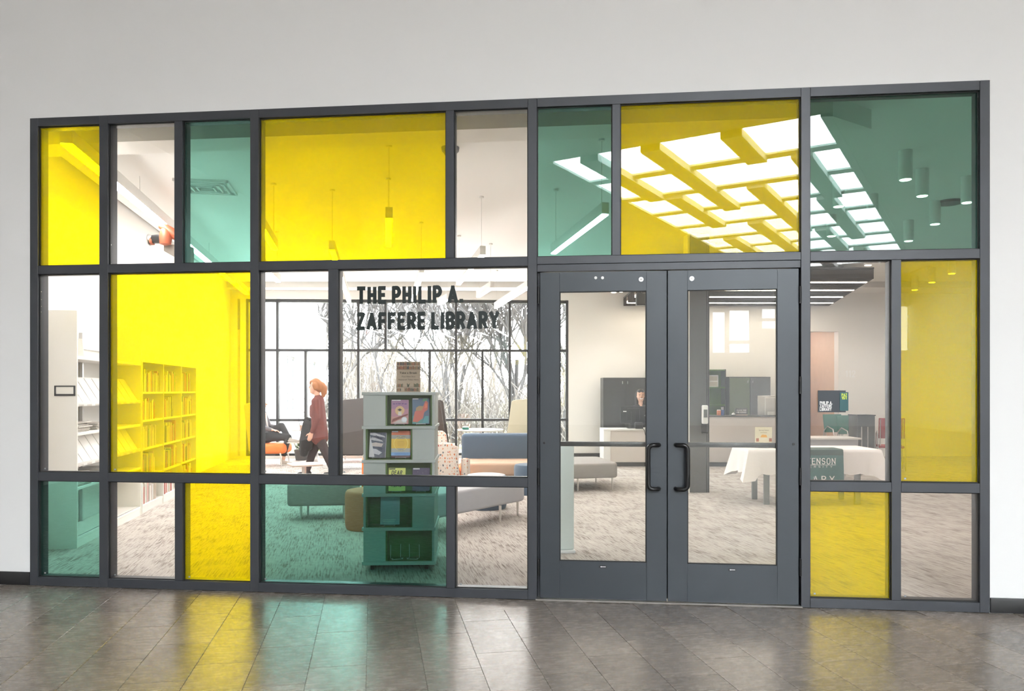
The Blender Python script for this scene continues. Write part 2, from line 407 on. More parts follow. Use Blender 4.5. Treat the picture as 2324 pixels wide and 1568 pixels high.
GLY = {'A': (.56, [[(0,0),(.28,1),(.56,0)], [(.12,.27),(.44,.27)]]), 'B': (.46, [[(0,0),(0,1)], BOWL(0,.52), BOWL(.52,1)]), 'C': (.48, [arc(.24,.72,.24,.28,20,180)+arc(.24,.28,.24,.28,180,340)]),
 'D': (.48, [[(0,0),(0,1)], [(0,0),(.2,0)]+arc(.2,.3,.28,.3,-90,0)+arc(.2,.7,.28,.3,0,90)+[(0,1)]]), 'E': (.40, [[(.40,0),(0,0),(0,1),(.40,1)], [(0,.51),(.34,.51)]]), 'F': (.40, [[(0,0),(0,1),(.40,1)], [(0,.51),(.34,.51)]]),
 'G': (.48, [arc(.24,.72,.24,.28,20,180)+arc(.24,.28,.24,.28,180,360)+[(.48,.45),(.28,.45)]]), 'H': (.46, [[(0,0),(0,1)],[(.46,0),(.46,1)],[(0,.51),(.46,.51)]]), 'I': (.0, [[(0,0),(0,1)]]), 'K': (.48, [[(0,0),(0,1)],[(.47,1),(.02,.42)],[(.16,.58),(.48,0)]]),
 'L': (.38, [[(0,1),(0,0),(.38,0)]]), 'N': (.48, [[(0,0),(0,1),(.48,0),(.48,1)]]), 'O': (.48, [arc(.24,.72,.24,.28,0,180)+arc(.24,.28,.24,.28,180,360)+[(.48,.72)]]), 'P': (.46, [[(0,0),(0,1)], BOWL(.44,1)]), 'R': (.46, [[(0,0),(0,1)], BOWL(.48,1), [(.22,.48),(.46,0)]]),
 'S': (.46, [arc(.23,.74,.23,.26,25,270)+arc(.23,.26,.23,.26,90,-155)]), 'T': (.50, [[(0,1),(.50,1)],[(.25,0),(.25,1)]]), 'U': (.46, [[(0,1)]+arc(.23,.26,.23,.26,180,360)+[(.46,1)]]), 'V': (.52, [[(0,1),(.26,0),(.52,1)]]), 'W': (.7, [[(0,1),(.17,0),(.35,.9),(.53,0),(.7,1)]]), 'Y': (.54, [[(0,1),(.27,.46),(.54,1)],[(.27,.46),(.27,0)]]), 'Z': (.46, [[(0,1),(.46,1),(0,0),(.46,0)]]),
 '1': (.18, [[(0,.80),(.18,1),(.18,0)]]), '2': (.44, [arc(.22,.74,.22,.26,180,-20)+[(0,0),(.44,0)]]), '5': (.44, [[(.42,1),(.03,1),(.0,.54)]+arc(.21,.30,.23,.30,100,-160)]), '.': (.0, [[(0,0),(0,.06)]])}
def block(name, body, x0, x1, z0, z1, y, m, parent, wt=.19, gap=.17, space=.34, serif=0.0, slant=0.0, thick=.0008):
    """drawn capitals: strokes of one weight, fitted to the box x0..x1, z0..z1 of the parent's x,z plane"""
    h = z1-z0; cap = h/(1+wt); adv = []; x = wt/2
    for ch in body:
        if ch == ' ': x += space; continue
        w, st = GLY[ch]; adv.append((x, st)); x += w + wt + gap
    total = x - gap - wt/2; kx = (x1-x0)/total; b = MB(); i_ = 0
    X = lambda u, v: x0 + u*kx + slant*v*h
    Zc = lambda v: z0 + (v*1.0 + wt/2)*cap
    def seg(p, q, t, off=0.0):
        d = Vector((q[0]-p[0], q[1]-p[1])); L_ = d.length
        if L_ < 1e-6: return
        d /= L_; n_ = Vector((-d.y, d.x))*t/2; e = d*min(t*.42, .1)
        c = [Vector(p)-e+n_, Vector(p)-e-n_, Vector(q)+e-n_, Vector(q)+e+n_]
        b.xprism([(X(k.x, k.y), Zc(k.y)) for k in c], y-thick-off, y)
    for ox, st in adv:
        for line in st:
            pts = [(ox+p[0], p[1]) for p in line]
            for k in range(len(pts)-1):
                i_ += 1; seg(pts[k], pts[k+1], wt, (i_ % 7)*thick*.02)
            if serif:
                for p in (pts[0], pts[-1]):
                    if p[1] < .02 or p[1] > .98: seg((p[0]-serif, p[1]), (p[0]+serif, p[1]), wt*.55)
    o = mk(name, b, m, parent, smooth=0); return o
def prints(parent, w, h, y, items, name='cover_print', layer=.0006):
    """flat print: u,v in 0..1 over a cover of w by h whose front lies at y"""
    n = 0
    for it in items:
        kind, c = it[0], it[-1]; m = pcol(c) if not isinstance(c, str) else c; n += 1; yy = y - layer * n
        X = lambda u: (u - .5) * w
        if kind == 'rect':
            mk(name, MB().box(X(it[1]), X(it[3]), yy, yy + layer*.8, it[2]*h, it[4]*h), m, parent, smooth=0)
        elif kind == 'rects':
            b = MB()
            for q in it[1]: b.box(X(q[0]), X(q[2]), yy, yy + layer*.8, q[1]*h, q[3]*h)
            mk(name, b, m, parent, smooth=0)
        elif kind == 'circ':
            mk(name, MB().disc((X(it[1]), yy + layer*.8, it[2]*h), it[3]*w, 24, d=layer*.8), m, parent, smooth=0)
        elif kind == 'ring':
            b = MB(); r0, r1 = it[3]*w, it[4]*w; k = 32
            v = [(X(it[1]) + r*math.cos(2*math.pi*i/k), yy, it[2]*h + r*math.sin(2*math.pi*i/k)) for r in (r0, r1) for i in range(k)]
            b.add(v, [(i, (i+1) % k, k+(i+1) % k, k+i) for i in range(k)]); mk(name, b, m, parent, smooth=0)
        elif kind == 'poly':
            mk(name, MB().xprism([(X(p[0]), p[1]*h) for p in it[1]], yy, yy + layer*.8), m, parent, smooth=0)
        elif kind == 'block':
            block(name, it[1], X(it[2]), X(it[4]), it[3]*h, it[5]*h, yy+layer, m, parent, wt=it[6], slant=it[7], thick=layer*.8)
        elif kind == 'text':
            text(name, it[1], X(it[2]), X(it[4]), it[3]*h, it[5]*h, yy, m, parent, bold=it[6])

# ================================================================== the hall in front
HX0, HX1, HY0, HC = -9.0, 13.5, -29.0, 6.6
SK = (HC - EYE) / (5.2 - EYE)                              # the skylight's mirror image fixes its direction; its size follows the ceiling height
floor_h = struct('floor', MB().box(HX0, HX1, HY0, .06, -.2, -.004), 'floor_tile', 'grey-brown stone-look vinyl floor of the hall in front of the glass')
TW, TL = .318, .636
FA = math.atan((1162 - 845) / 1750.0) + TH                  # seams run to their own vanishing point
fd = Vector((-math.sin(FA), math.cos(FA), 0)); fr = Vector((math.cos(FA), math.sin(FA), 0))
tsrc = None; ntile = 0
cand = []
o0 = onz(835, 1355)
for i in range(-26, 26):
    for j in range(-16, 10):
        off = (i * 0.37 % 1.0) * TL
        c = o0 + fr * ((i + .5) * TW) + fd * (j * TL + off - .9)
        rel = c - CAM; Z = rel.dot(FW); X = rel.dot(RT)
        if c.y < -.02 and Z > 3.3 and abs(X) < Z * .76 + .3: cand.append((Z, c))
cand.sort(key=lambda q: q[0])
for Z, c in cand[:300]:
    if tsrc is None:
        tsrc = mk('tile', MB().box(-TW/2+.0012, TW/2-.0012, -TL/2+.0012, TL/2-.0012, -.004, 0), 'floor_tile', floor_h, bev=.0012, seg=1)
        t = tsrc
    else: t = inst(tsrc, 'tile', floor_h)
    t.location = c; t.rotation_euler = (0, 0, FA)
    # cut off what would run under the glass front
    ntile += 1
# front wall with the opening for the glass front
OX0, OX1, OZ = -4.491, 2.766, 3.74
wb = MB()
for a, b_, c, d in cells([(OX0, OX1, -1, OZ)], HX0, HX1, -.1, HC+.03): wb.box(a, b_, 0, .20, c, d)
struct('wall_front', wb, 'wall_paint', 'smooth white painted wall around the coloured glass front')
mk('reveal_bead', MB().box(OX0-.012, OX1+.012, -.004, .0, OZ, OZ+.010), 'wall_paint', bpy.data.objects['wall_front'], smooth=0)
struct('baseboard_left', MB().box(HX0, OX0-.004, -.012, 0, 0, .105), 'black_rubber', 'black rubber base along the white wall beside the tall bookcase end', bev=.003)
struct('baseboard_right', MB().box(OX1+.004, HX1, -.012, 0, 0, .105), 'black_rubber', 'black rubber base along the white wall beside the clear lower pane', bev=.003)
struct('wall_left', MB().box(HX0-.2, HX0, HY0-.2, .2, -.1, HC+.03), 'wall_paint', 'white side wall of the hall at its narrow end')
struct('wall_right', MB().box(HX1, HX1+.2, HY0-.2, .2, -.1, HC+.03), 'wall_paint', 'white side wall of the hall beyond the entrance doors')
# rear hall wall with the clerestory windows that mirror in the glass
rects = [(2045,695,2098,795),(2112,695,2168,795),(1618,708,1646,800),(1656,704,1702,772),(1656,780,1702,800),(1730,700,1768,722),(1730,728,1768,745)]
holes = []
for a, b_, c, d in rects:
    x0, z1 = pl(a, b_, -HY0); x1, z0 = pl(c, d, -HY0); holes.append((x0, x1, z0, z1))
wb = MB()
for a, b_, c, d in cells(holes, HX0, HX1, -.1, HC+.03): wb.box(a, b_, HY0-.2, HY0, c, d)
struct('wall_rear', wb, 'wall_paint', 'rear hall wall pierced by small clerestory windows')
for i, (a, b_, c, d) in enumerate(holes):
    w = setp(thing('window_%d' % (10+i), None, None), 'clerestory window in the rear hall wall', None, 'clerestory windows of the hall', 'structure')
    mk('pane', MB().box(a, b_, HY0-.12, HY0-.11, c, d), 'glass_solar', w, smooth=0)
hxa, hxb = min(h[0] for h in holes), max(h[1] for h in holes); hza, hzb = min(h[2] for h in holes), max(h[3] for h in holes)
portal('hall_windows_offscreen', ((hxa+hxb)/2, HY0-.25, (hza+hzb)/2), R(90), 0, hxb-hxa+.3, hzb-hza+.3)
# hall ceiling with the slatted skylight
SA = R(25.5); sd = Vector((math.sin(SA), -math.cos(SA), 0)); sr = Vector((math.cos(SA), math.sin(SA), 0))
so = Vector((-.75*SK, DIST - (6.55+DIST)*SK, 0)); SWD, SLN = 4.25*SK, 13.2*SK
hb = MB()
def sk(a, b_): p = so + sr*a + sd*b_; return (p.x, p.y)
ring = [sk(0,0), sk(SWD,0), sk(SWD,SLN), sk(0,SLN)]
outer = [(HX0, .2), (HX1, .2), (HX1, HY0), (HX0, HY0)]
for i in range(4):
    hb.prism([outer[i], outer[(i+1) % 4], ring[(i+1) % 4], ring[i]], HC, HC+.03)
ceil_h = struct('ceiling', hb, 'ceil_paint', 'white hall ceiling with a large slatted skylight')
NR = 9; w0, l0 = SWD/SK, SLN/SK
bars = [(0, .12, 0, l0, .03), (w0-.12, w0, 0, l0, .03)] + [(0, w0, j*l0/NR-.12, j*l0/NR+.12, .02) for j in range(1, NR)]
for a, b0, b1 in ((.75, 0, 2), (1.75, 0, 3), (2.95, 0, 1), (3.60, 1, 3), (2.55, 2, 5), (1.05, 2, 4), (3.45, 3, 6), (1.80, 4, 7), (.85, 5, 7), (2.9, 5, 7), (2.2, 7, 9), (3.3, 7, 9), (1.0, 7, 9)):
    bars.append((a-.15, a+.15, b0*l0/NR, b1*l0/NR, .10))
for q in bars:
    a0, a1, b0, b1, dz = (v_*SK for v_ in q)
    mk('skylight_bar', MB().prism([sk(a0,b0), sk(a1,b0), sk(a1,b1), sk(a0,b1)], HC-dz, HC+.012), 'ceil_paint', ceil_h, smooth=0)
mk('pane', MB().prism(ring, HC+.032, HC+.040), 'glass_window', ceil_h, smooth=0)
p = so + sr*SWD/2 + sd*SLN/2
portal('hall_skylight_offscreen', (p.x, p.y, HC+.36), 0, SA, SWD, SLN)

# ================================================================== the glass front
W1 = setp(thing('window_1', None, None), 'dark grey aluminium glass front with clear, yellow and teal panes', None, None, 'structure')
FY0, FY1 = -.012, .112
def member(name, x0, x1, z0, z1, y0=FY0, y1=FY1, m='frame_metal', par=None):
    return mk(name, MB().box(x0+.0006, x1-.0006, y0, y1, z0+.0006, z1-.0006), m, par or W1, bev=.0015, seg=1)
ZT0, ZT1, ZM0, ZM1, ZB0, ZB1 = 2.558, 3.672, .908, 2.490, .070, .838
for a, b_ in ((-4.491,-4.423),(-3.899,-3.825),(-2.651,-2.580),(-.489,-.420),(1.483,1.548),(2.699,2.766)):
    member('mullion', a, b_, 0, 3.74)
member('mullion', -3.272, -3.203, ZT0, ZT1); member('mullion', -3.268, -3.203, ZB0, ZB1)
member('mullion', -2.026, -1.949, ZM0, ZM1); member('mullion', -1.111, -1.047, ZT0, ZT1); member('mullion', -1.105, -1.040, ZB0, ZB1)
member('mullion', .135, .196, ZT0, ZT1); member('mullion', 2.105, 2.171, ZB0, ZM1)
bays = [(-4.423,-3.899),(-3.825,-2.651),(-2.580,-.489),(-.420,1.483),(1.548,2.699)]
for i, (a, b_) in enumerate(bays):
    member('transom', a, b_, ZT1, 3.74)
    if i == 3:
        member('transom', a, b_, 2.500, ZT0); member('door_header', a, b_, 2.446, 2.500, y0=-.002)
    else:
        member('transom', a, b_, ZM1, ZT0)
        if i < 4:
            member('transom', a, b_, ZB1, ZM0); member('sill', a, b_, 0, ZB0)
        else:
            member('transom', a, 2.105, ZB1, ZM0); member('transom', 2.171, b_, ZB1, ZM0); member('sill', a, b_, 0, ZB0)
panes = [(-4.423,-3.899,'T','y'),(-3.825,-3.272,'T','c'),(-3.203,-2.651,'T','t'),(-2.580,-1.111,'T','y'),(-1.047,-.489,'T','c'),(-.420,.135,'T','t'),(.196,1.483,'T','y'),(1.548,2.699,'T','t'),
         (-4.423,-3.899,'M','c'),(-3.825,-2.651,'M','y'),(-2.580,-2.026,'M','c'),(-1.949,-.489,'M','c'),(1.548,2.105,'M','c'),(2.171,2.699,'M','y'),
         (-4.423,-3.899,'B','t'),(-3.825,-3.268,'B','c'),(-3.203,-2.651,'B','y'),(-2.580,-1.105,'B','t'),(-1.040,-.489,'B','c'),(1.548,2.105,'B','y'),(2.171,2.699,'B','c')]
zr = {'T': (ZT0, ZT1), 'M': (ZM0, ZM1), 'B': (ZB0, ZB1)}
gm = {'y': 'glass_yellow', 't': 'glass_teal', 'c': 'glass_clear'}; gn = {'y': 'yellow tinted glass', 't': 'teal tinted glass', 'c': 'clear glass'}
for a, b_, r_, c_ in panes:
    z0, z1 = zr[r_]
    p = mk('pane', MB().box(a, b_, .022, .032, z0, z1), gm[c_], W1, smooth=0); p['label'] = gn[c_]
    g = MB(); t_ = .006
    g.box(a, a+t_, .008, .022, z0, z1).box(b_-t_, b_, .008, .022, z0, z1).box(a, b_, .008, .022, z1-t_, z1).box(a, b_, .008, .022, z0, z0+t_)
    mk('gasket', g, 'gasket', W1, smooth=0)
    if r_ != 'T' : mk('etched_mark', MB().box(a+.032, a+.046, .0206, .0214, z0+.018, z0+.030), 'cabinet_steel', W1, smooth=0)
# lettering on the clear pane
def glass_text(body, px0, py0, px1, py1):
    x0, z1 = pl(px0, py0, .02); x1, z0 = pl(px1, py1, .02)
    t = block('lettering', body, x0, x1, z0, z1, .0205, 'letter_black', W1, wt=.29, gap=.12); t['label'] = 'black capital letters reading ' + body.title(); return t
glass_text('THE PHILIP A.', 809, 650, 1051, 688)
glass_text('ZAFFERE LIBRARY', 809, 709, 1133, 747)

# entrance doors
def door(name, x0, x1, gx0, gx1, hinge, label):
    d = setp(thing(name, None, None), label, None, None, 'structure')
    z0, z1, gz0, gz1 = .014, 2.440, .292, 2.296; y0, y1 = .000, .046
    for (a, b_, c, e) in ((x0, gx0, z0, z1), (gx1, x1, z0, z1)):
        mk('stile', MB().box(a, b_, y0, y1, c, e), 'door_metal', d, bev=.0015, seg=1)
    mk('top_rail', MB().box(gx0+.0005, gx1-.0005, y0+.0006, y1, gz1, z1), 'door_metal', d, smooth=0)
    mk('bottom_rail', MB().box(gx0+.0005, gx1-.0005, y0+.0006, y1, z0, gz0), 'door_metal', d, smooth=0)
    mk('pane', MB().box(gx0, gx1, .018, .026, gz0, gz1), 'glass_door', d, smooth=0)
    g = MB(); t_ = .007
    g.box(gx0, gx0+t_, .004, .018, gz0, gz1).box(gx1-t_, gx1, .004, .018, gz0, gz1).box(gx0, gx1, .004, .018, gz1-t_, gz1).box(gx0, gx1, .004, .018, gz0, gz0+t_)
    mk('gasket', g, 'gasket', d, smooth=0)
    mk('push_bar', MB().box(gx0-.10, gx1+.10, .075, .112, 1.140, 1.176), 'black_metal', d, bev=.006)
    for k in (gx0-.08, gx1+.05): mk('bar_bracket', MB().box(k, k+.03, .046, .076, 1.130, 1.186), 'black_metal', d, bev=.003)
    # pull handle
    s = 1 if hinge < x0 + .2 else -1
    hx = (x1 - .060) if s > 0 else (x0 + .060); bx = hx - s*.078
    zt, zb = 1.163, .842; r = .0165; pts = [(hx, .0, zt), (hx, -.055, zt)]
    pts = [(hx, .002, zt), (hx, -.030, zt), (hx - s*.010, -.050, zt)]
    for k in range(7):
        a = k/6*math.pi/2; pts.append((bx + s*.035*(1-math.sin(a)), -.058, zt - .035*(1-math.cos(a))))
    for k in range(7):
        a = k/6*math.pi/2; pts.append((bx + s*.035*(1-math.cos(a)), -.058, zb + .035*(1-math.sin(a))))
    pts += [(hx - s*.010, -.050, zb), (hx, -.030, zb), (hx, .002, zb)]
    mk('pull_handle', MB().tube(pts, r, 12), 'black_metal', d, smooth=60)
    for zc in ((650+689)/2, (855+893)/2, (1062+1100)/2, (1268+1305)/2):
        zz = pl(1222 if s > 0 else 1813, zc)[1]
        mk('hinge', MB().tube([(hinge, -.010, zz-.062), (hinge, -.010, zz+.062)], .0095, 10), 'black_metal', d, smooth=60)
    ax = (gx0+gx1)/2; zl = gz0 - .036
    mk('sticker', MB().box(ax-.028, ax+.028, -.0012, .0, zl-.008, zl+.008), 'black_plastic', d, smooth=0)
    mk('sticker_arrow', MB().xprism([(ax-.020, zl), (ax-.008, zl+.005), (ax-.008, zl+.002), (ax+.022, zl+.002), (ax+.022, zl-.002), (ax-.008, zl-.002), (ax-.008, zl-.005)], -.0020, -.0013), 'white_print', d, smooth=0)
    bx_ = pl(1455, 634)[0] if s > 0 else pl(1570, 632)[0]; bz = pl(1455, 634)[1]
    mk('bolt', MB().disc((bx_, -.001, bz), .017, 20, d=.004), 'steel', d)
    mk('bolt_star', MB().box(bx_-.011, bx_+.011, -.0075, -.005, bz-.003, bz+.003).box(bx_-.003, bx_+.003, -.0075, -.005, bz-.011, bz+.011), 'white_metal', d, smooth=0)
    if s > 0:
        for q in (1352, 1367.5):
            xx, zz = pl(q, 630.5); mk('bolt_cap', MB().disc((xx, -.001, zz), .011, 18, d=.004), 'white_plastic', d)
    sxp, szp = pl(1235 if s > 0 else 1801, 1005 if s > 0 else 1008)
    mk('key_dot', MB().disc((sxp, -.0005, szp), .009, 16, d=.003), 'black_metal', d)
    return d
door('door_1', -.398, .5335, -.252, .386, -.409, 'dark grey glazed entrance door, hinged beside the lettered window')
door('door_2', .5405, 1.470, .682, 1.320, 1.479, 'dark grey glazed entrance door, hinged beside the room sign pane')
for a_, b2 in ((-.4195, -.375), (1.447, 1.4825)): member('door_stop', a_, b2, 0, 2.446, y0=.050)
member('astragal', .515, .559, .02, 2.446, y0=.050, y1=.062, m='gasket')
struct('trim_1', MB().yprism([(-.03, 0), (-.02, .008), (.09, .012), (.11, 0)], -.43, 1.49), 'brushed', 'bright aluminium threshold under the double doors')

# room sign stuck on the clear pane
sx0, sz1 = pl(1856, 886, .02); sx1, sz0 = pl(1919, 935.5, .02)
rs = thing('room_sign', 'navy and teal room sign reading Philip A. Zaffere Library PAZ 151', 'sign', ((sx0+sx1)/2, .0205, sz0))
w = sx1-sx0; h = sz1-sz0
mk('back_panel', MB().box(-w/2, w/2, -.006, 0, 0, h), 'sign_navy', rs, smooth=0)
tx0 = pl(1905, 900, .02)[0]-(sx0+sx1)/2; tx1 = pl(1924.5, 900, .02)[0]-(sx0+sx1)/2
mk('teal_panel', MB().box(tx0, tx1, -.010, -.003, h*.07, h*.92), 'sign_teal', rs, smooth=0)
for i, tt in enumerate(('PHILIP A.', 'ZAFFERE', 'LIBRARY')):
    wd = (.088, .084, .082)[i]; block('lettering', tt, -w/2+.012, -w/2+.012+wd, h*(.36-.15*i), h*(.36-.15*i)+.0225, -.0060, 'white_print', rs, wt=.22, gap=.10)
block('lettering', 'PAZ', tx0+.012, tx0+.050, h*.73, h*.73+.021, -.0100, 'sign_lime', rs, wt=.20, gap=.10)
block('lettering', '151', tx0+.012, tx0+.047, h*.59, h*.59+.021, -.0100, 'sign_lime', rs, wt=.20, gap=.10)

# ================================================================== the library shell
LC = 3.95
def inter(p, d, q, e):
    den = d.x*e.y - d.y*e.x; t = ((q.x-p.x)*e.y - (q.y-p.y)*e.x)/den; return p + d*t
shelf0 = onz(175.6, 1244)                                   # front foot of the first bookcase
lw = shelf0 - E2*.40                                        # left wall passes behind the bookcases
BA = TH + R(2.2); bd = Vector((math.cos(BA), math.sin(BA), 0)); bn = Vector((-math.sin(BA), math.cos(BA), 0))
bp0 = cw(0, 17.8)
cl = inter(lw, E1, bp0, bd)                                  # far left corner
fl = inter(lw, E1, Vector((0, .2, 0)), Vector((1, 0, 0)))
ED = Vector((.22, .976, 0)); rw = Vector((7.2, .2, 0)); cr = inter(rw, ED, bp0, bd)
struct('floor', MB().prism([(fl.x, .06), (rw.x, .06), (cr.x, cr.y), (cl.x, cl.y)], -.2, .0015), 'carpet', 'streaky beige and grey library carpet')
def wallseg(name, p0, p1, z0, z1, th, m, label, holes=()):   # th grows to the outside (left of p0->p1)
    d = (p1-p0); Ln = d.length; a = math.atan2(d.y, d.x); b = MB()
    for x0, x1, c, e in cells(list(holes), 0, Ln, z0, z1): b.box(x0, x1, 0, th, c, e)
    o = struct(name, b, m, label, loc=(p0.x, p0.y, 0), rot=a); return o
wallseg('wall_west', Vector((fl.x, fl.y, 0)), Vector((cl.x, cl.y, 0)), 0, 4.75, .2, 'lib_paint', 'white library wall behind the bookcases')
wallseg('wall_east', cr, rw, 0, 4.75, .2, 'lib_paint', 'white library wall on the reception side')
# window wall: world to wall coordinate
def bx_(px):                                                 # distance along the wall for a picture column
    u = (px - CXP)/F; d = RT*u + FW; p = inter(Vector((CAM.x, CAM.y, 0)), d, bp0, bd); return (p - cl).dot(bd)
def bz(px, py):
    u = (px - CXP)/F; d = RT*u + FW; p = inter(Vector((CAM.x, CAM.y, 0)), d, bp0, bd); Z = (p - Vector((CAM.x, CAM.y, 0))).dot(FW)
    return EYE - (py-HOR)/F*Z
WX0, WX1, WZ0, WZ1 = .35, bx_(1290), .06, 3.64
cx0, cx1 = bx_(1800), bx_(1903)
backlen = (cr-cl).length
wallseg('wall_back', cl, cr, 0, 4.75, .22, 'lib_paint', 'warm white wall at the far end of the library behind reception', holes=[(WX0, WX1, WZ0, WZ1), (cx0, cx1, -1, bz(1870, 752))])
W2 = setp(thing('window_2', None, None, (cl.x, cl.y, 0), BA), 'wide dark-framed window wall looking out on bare trees', None, None, 'structure')
def wm(name, x0, x1, z0, z1): mk(name, MB().box(x0, x1, .0, .14, z0, z1), 'win_metal', W2, smooth=0)
zr1, zr2 = bz(900, 953), bz(900, 795)
hw = .028
for z in (WZ0+.03, zr1, zr2, WZ1-.04): wm('transom', WX0, WX1, z-hw, z+hw)
full = [WX0+.03] + [bx_(p) for p in (542, 629, 813, 1035, 1157, 1270)] + [WX1-.03]
for x in full: wm('mullion', x-hw, x+hw, WZ0, WZ1)
for p in (875,): wm('mullion', bx_(p)-hw, bx_(p)+hw, zr2, WZ1)
for p in (590, 693, 975, 1095): wm('mullion', bx_(p)-hw, bx_(p)+hw, zr1, zr2)
wm('mullion', bx_(1095)-hw, bx_(1095)+hw, WZ0, zr1)
for i in range(len(full)-1):
    for c, e in ((WZ0, zr1), (zr1, zr2), (zr2, WZ1)):
        mk('pane', MB().box(full[i], full[i+1], .06, .075, c, e), 'glass_lowe', W2, smooth=0)
pc = cl + bd*((WX0+WX1)/2) + bn*.35
portal('window_wall_daylight', (pc.x, pc.y, (WZ0+WZ1)/2), R(-90), BA, WX1-WX0+.2, WZ1-WZ0+.2)
struct('baseboard_back', MB().box(WX1+.02, cx0, -.012, -.001, 0, .10), 'black_rubber', 'dark rubber base under the far wall', loc=(cl.x, cl.y, 0), rot=BA)
# ceiling stops short of the window wall, stepped bulkheads follow
zc = 16.95
ce0 = inter(lw, E1, cw(0, zc), RT); ce1 = inter(rw, ED, cw(0, zc), RT)
ceil_l = struct('ceiling', MB().prism([(fl.x, .76), (1.93, .76), (1.93, .2), (rw.x, .2), (ce1.x, ce1.y), (ce0.x, ce0.y)], LC, LC+.1), 'ceil_paint', 'flat white library ceiling hung with lights')
c2 = inter(lw, E1, cw(0, 17.12), RT); c3 = inter(rw, ED, cw(0, 17.12), RT)
struct('ceiling', MB().prism([(fl.x-.3, .2), (rw.x+.3, .2), (cr.x+.3, cr.y+.3), (cl.x-.3, cl.y+.3)], 4.75, 4.85), 'deck', 'unpainted deck above the library ceiling, seen through the open slots')
struct('trim_3', MB().prism([(c2.x, c2.y), (c3.x, c3.y), (cr.x, cr.y), (cl.x, cl.y)], 3.84, 4.1), 'lib_paint', 'white bulkhead above the window wall')
struct('trim_4', MB().prism([(fl.x, .75), (1.93, .75), (2.35, 1.10), (fl.x, 1.10)], 3.785, LC), 'lib_paint', 'boxed white beam just inside the glass front')
struct('trim_5', MB().prism([(fl.x, .2), (rw.x, .2), (rw.x, .35), (fl.x, .35)], 3.80, 4.75), 'lib_paint', 'white header above the glass front')
# corridor seen through the opening beside the desk
al = MB(); 
q0, q1 = cx0, cx1
alc = struct('wall_corridor', MB().box(q0-.1, q0, .22, 5.0, 0, 3.1).box(q1, q1+.1, .22, 5.0, 0, 3.1).box(q0-.1, q1+.1, 5.0, 5.1, 0, 3.1), 'brown_paint', 'tan corridor walls beyond the far opening', loc=(cl.x, cl.y, 0), rot=BA)
struct('floor', MB().box(q0-.1, q1+.1, .0, 5.1, -.1, -.001), 'carpet', 'carpet running into the tan corridor', loc=(cl.x, cl.y, 0), rot=BA)
cc = struct('ceiling', MB().box(q0-.1, q1+.1, .22, 5.1, 3.02, 3.1), 'ceil_paint', 'low ceiling of the tan corridor', loc=(cl.x, cl.y, 0), rot=BA)
for k in (.9, 2.2):
    l = setp(mk('corridor_light', MB().box(q0+.1, q1-.5, k, k+.14, 2.985, 3.015), 'led_panel', loc=(cl.x, cl.y, 0), rot=BA, bev=.004), 'bar light on the low corridor ceiling', 'ceiling light', 'corridor bar lights')

# ================================================================== outdoors
struct('ground', MB().prism([(-45, 14), (40, 14), (60, 90), (-70, 90)], -.6, -.12), 'dry_grass', 'pale dry grass outside the window wall')
wing = thing('building_wing', 'white building wing with tall windows outside the window wall', 'building', cw(-6.55, 18.6, -.12), A0)
wl = cw(-7.6, 31.5) - cw(-6.55, 18.6); wang = math.atan2(wl.y, wl.x) - A0
wing.rotation_euler = (0, 0, A0 + wang)
wb = MB()
wh = [(1.2, 3.4, 1.0, 2.75), (5.2, 6.9, 1.0, 2.75), (9.2, 10.9, 1.0, 2.75)]
for x0, x1, z0, z1 in cells(wh, 0, 13, 0, 6.0): wb.box(x0, x1, 0, .3, z0, z1)
wb.box(0, 13, .3, 4.5, 0, 6.0)
mk('wall', wb, 'stucco', wing, smooth=0)
for (x0, x1, z0, z1) in wh:
    f = mk('window_frame', MB().box(x0, x1, .10, .16, z0, z0+.06).box(x0, x1, .10, .16, z1-.06, z1).box(x0, x0+.06, .10, .16, z0, z1).box(x1-.06, x1, .10, .16, z0, z1).box((x0+x1)/2-.03, (x0+x1)/2+.03, .10, .16, z0, z1), 'steel', wing, smooth=0)
    mk('pane', MB().box(x0, x1, .12, .13, z0, z1), 'dull_glass', f, smooth=0)

WI = (Matrix.Translation(wing.location) @ Matrix.Rotation(wing.rotation_euler.z, 4, 'Z')).inverted()
def in_wing(p):
    q = WI @ Vector(p); return -.4 < q.x < 13.4 and -.4 < q.y < 4.9 and q.z < 6.4
ORG = Vector((0, 0, 0))
def grow(mb, p, d, L, r, depth, rng, spread=.55):
    n = 4; pts = [p]; rs = [r]; q = Vector(p); dd = Vector(d)
    for i in range(n):
        dd = (dd + Vector((rng.uniform(-1,1), rng.uniform(-1,1), rng.uniform(-.3,.7)))*.17).normalized()
        if in_wing(q + dd*(L/n) + ORG):                          # turn away from the building
            dd = (dd + RT*.9 + Vector((0, 0, .5))).normalized()
            if in_wing(q + dd*(L/n) + ORG): break
        q = q + dd*(L/n); pts.append(q.copy()); rs.append(r*(1-.45*(i+1)/n))
    n = len(pts)-1
    if n < 1: return
    rs = [max(q_, .024) for q_ in rs]
    mb.tube(pts, rs, 6 if depth > 3 else (4 if depth > 1 else 3), caps=False)
    if depth == 0: return
    for k in range(rng.choice((2,3,3)) if depth > 1 else 3):
        i = rng.randint(min(2, n), n); ax = Vector((rng.uniform(-1,1), rng.uniform(-1,1), rng.uniform(-.2,.4)))
        nd = (dd + ax*spread*1.25).normalized()
        grow(mb, pts[i], nd, L*rng.uniform(.62,.82), rs[i]*rng.uniform(.55,.8), depth-1, rng, spread)
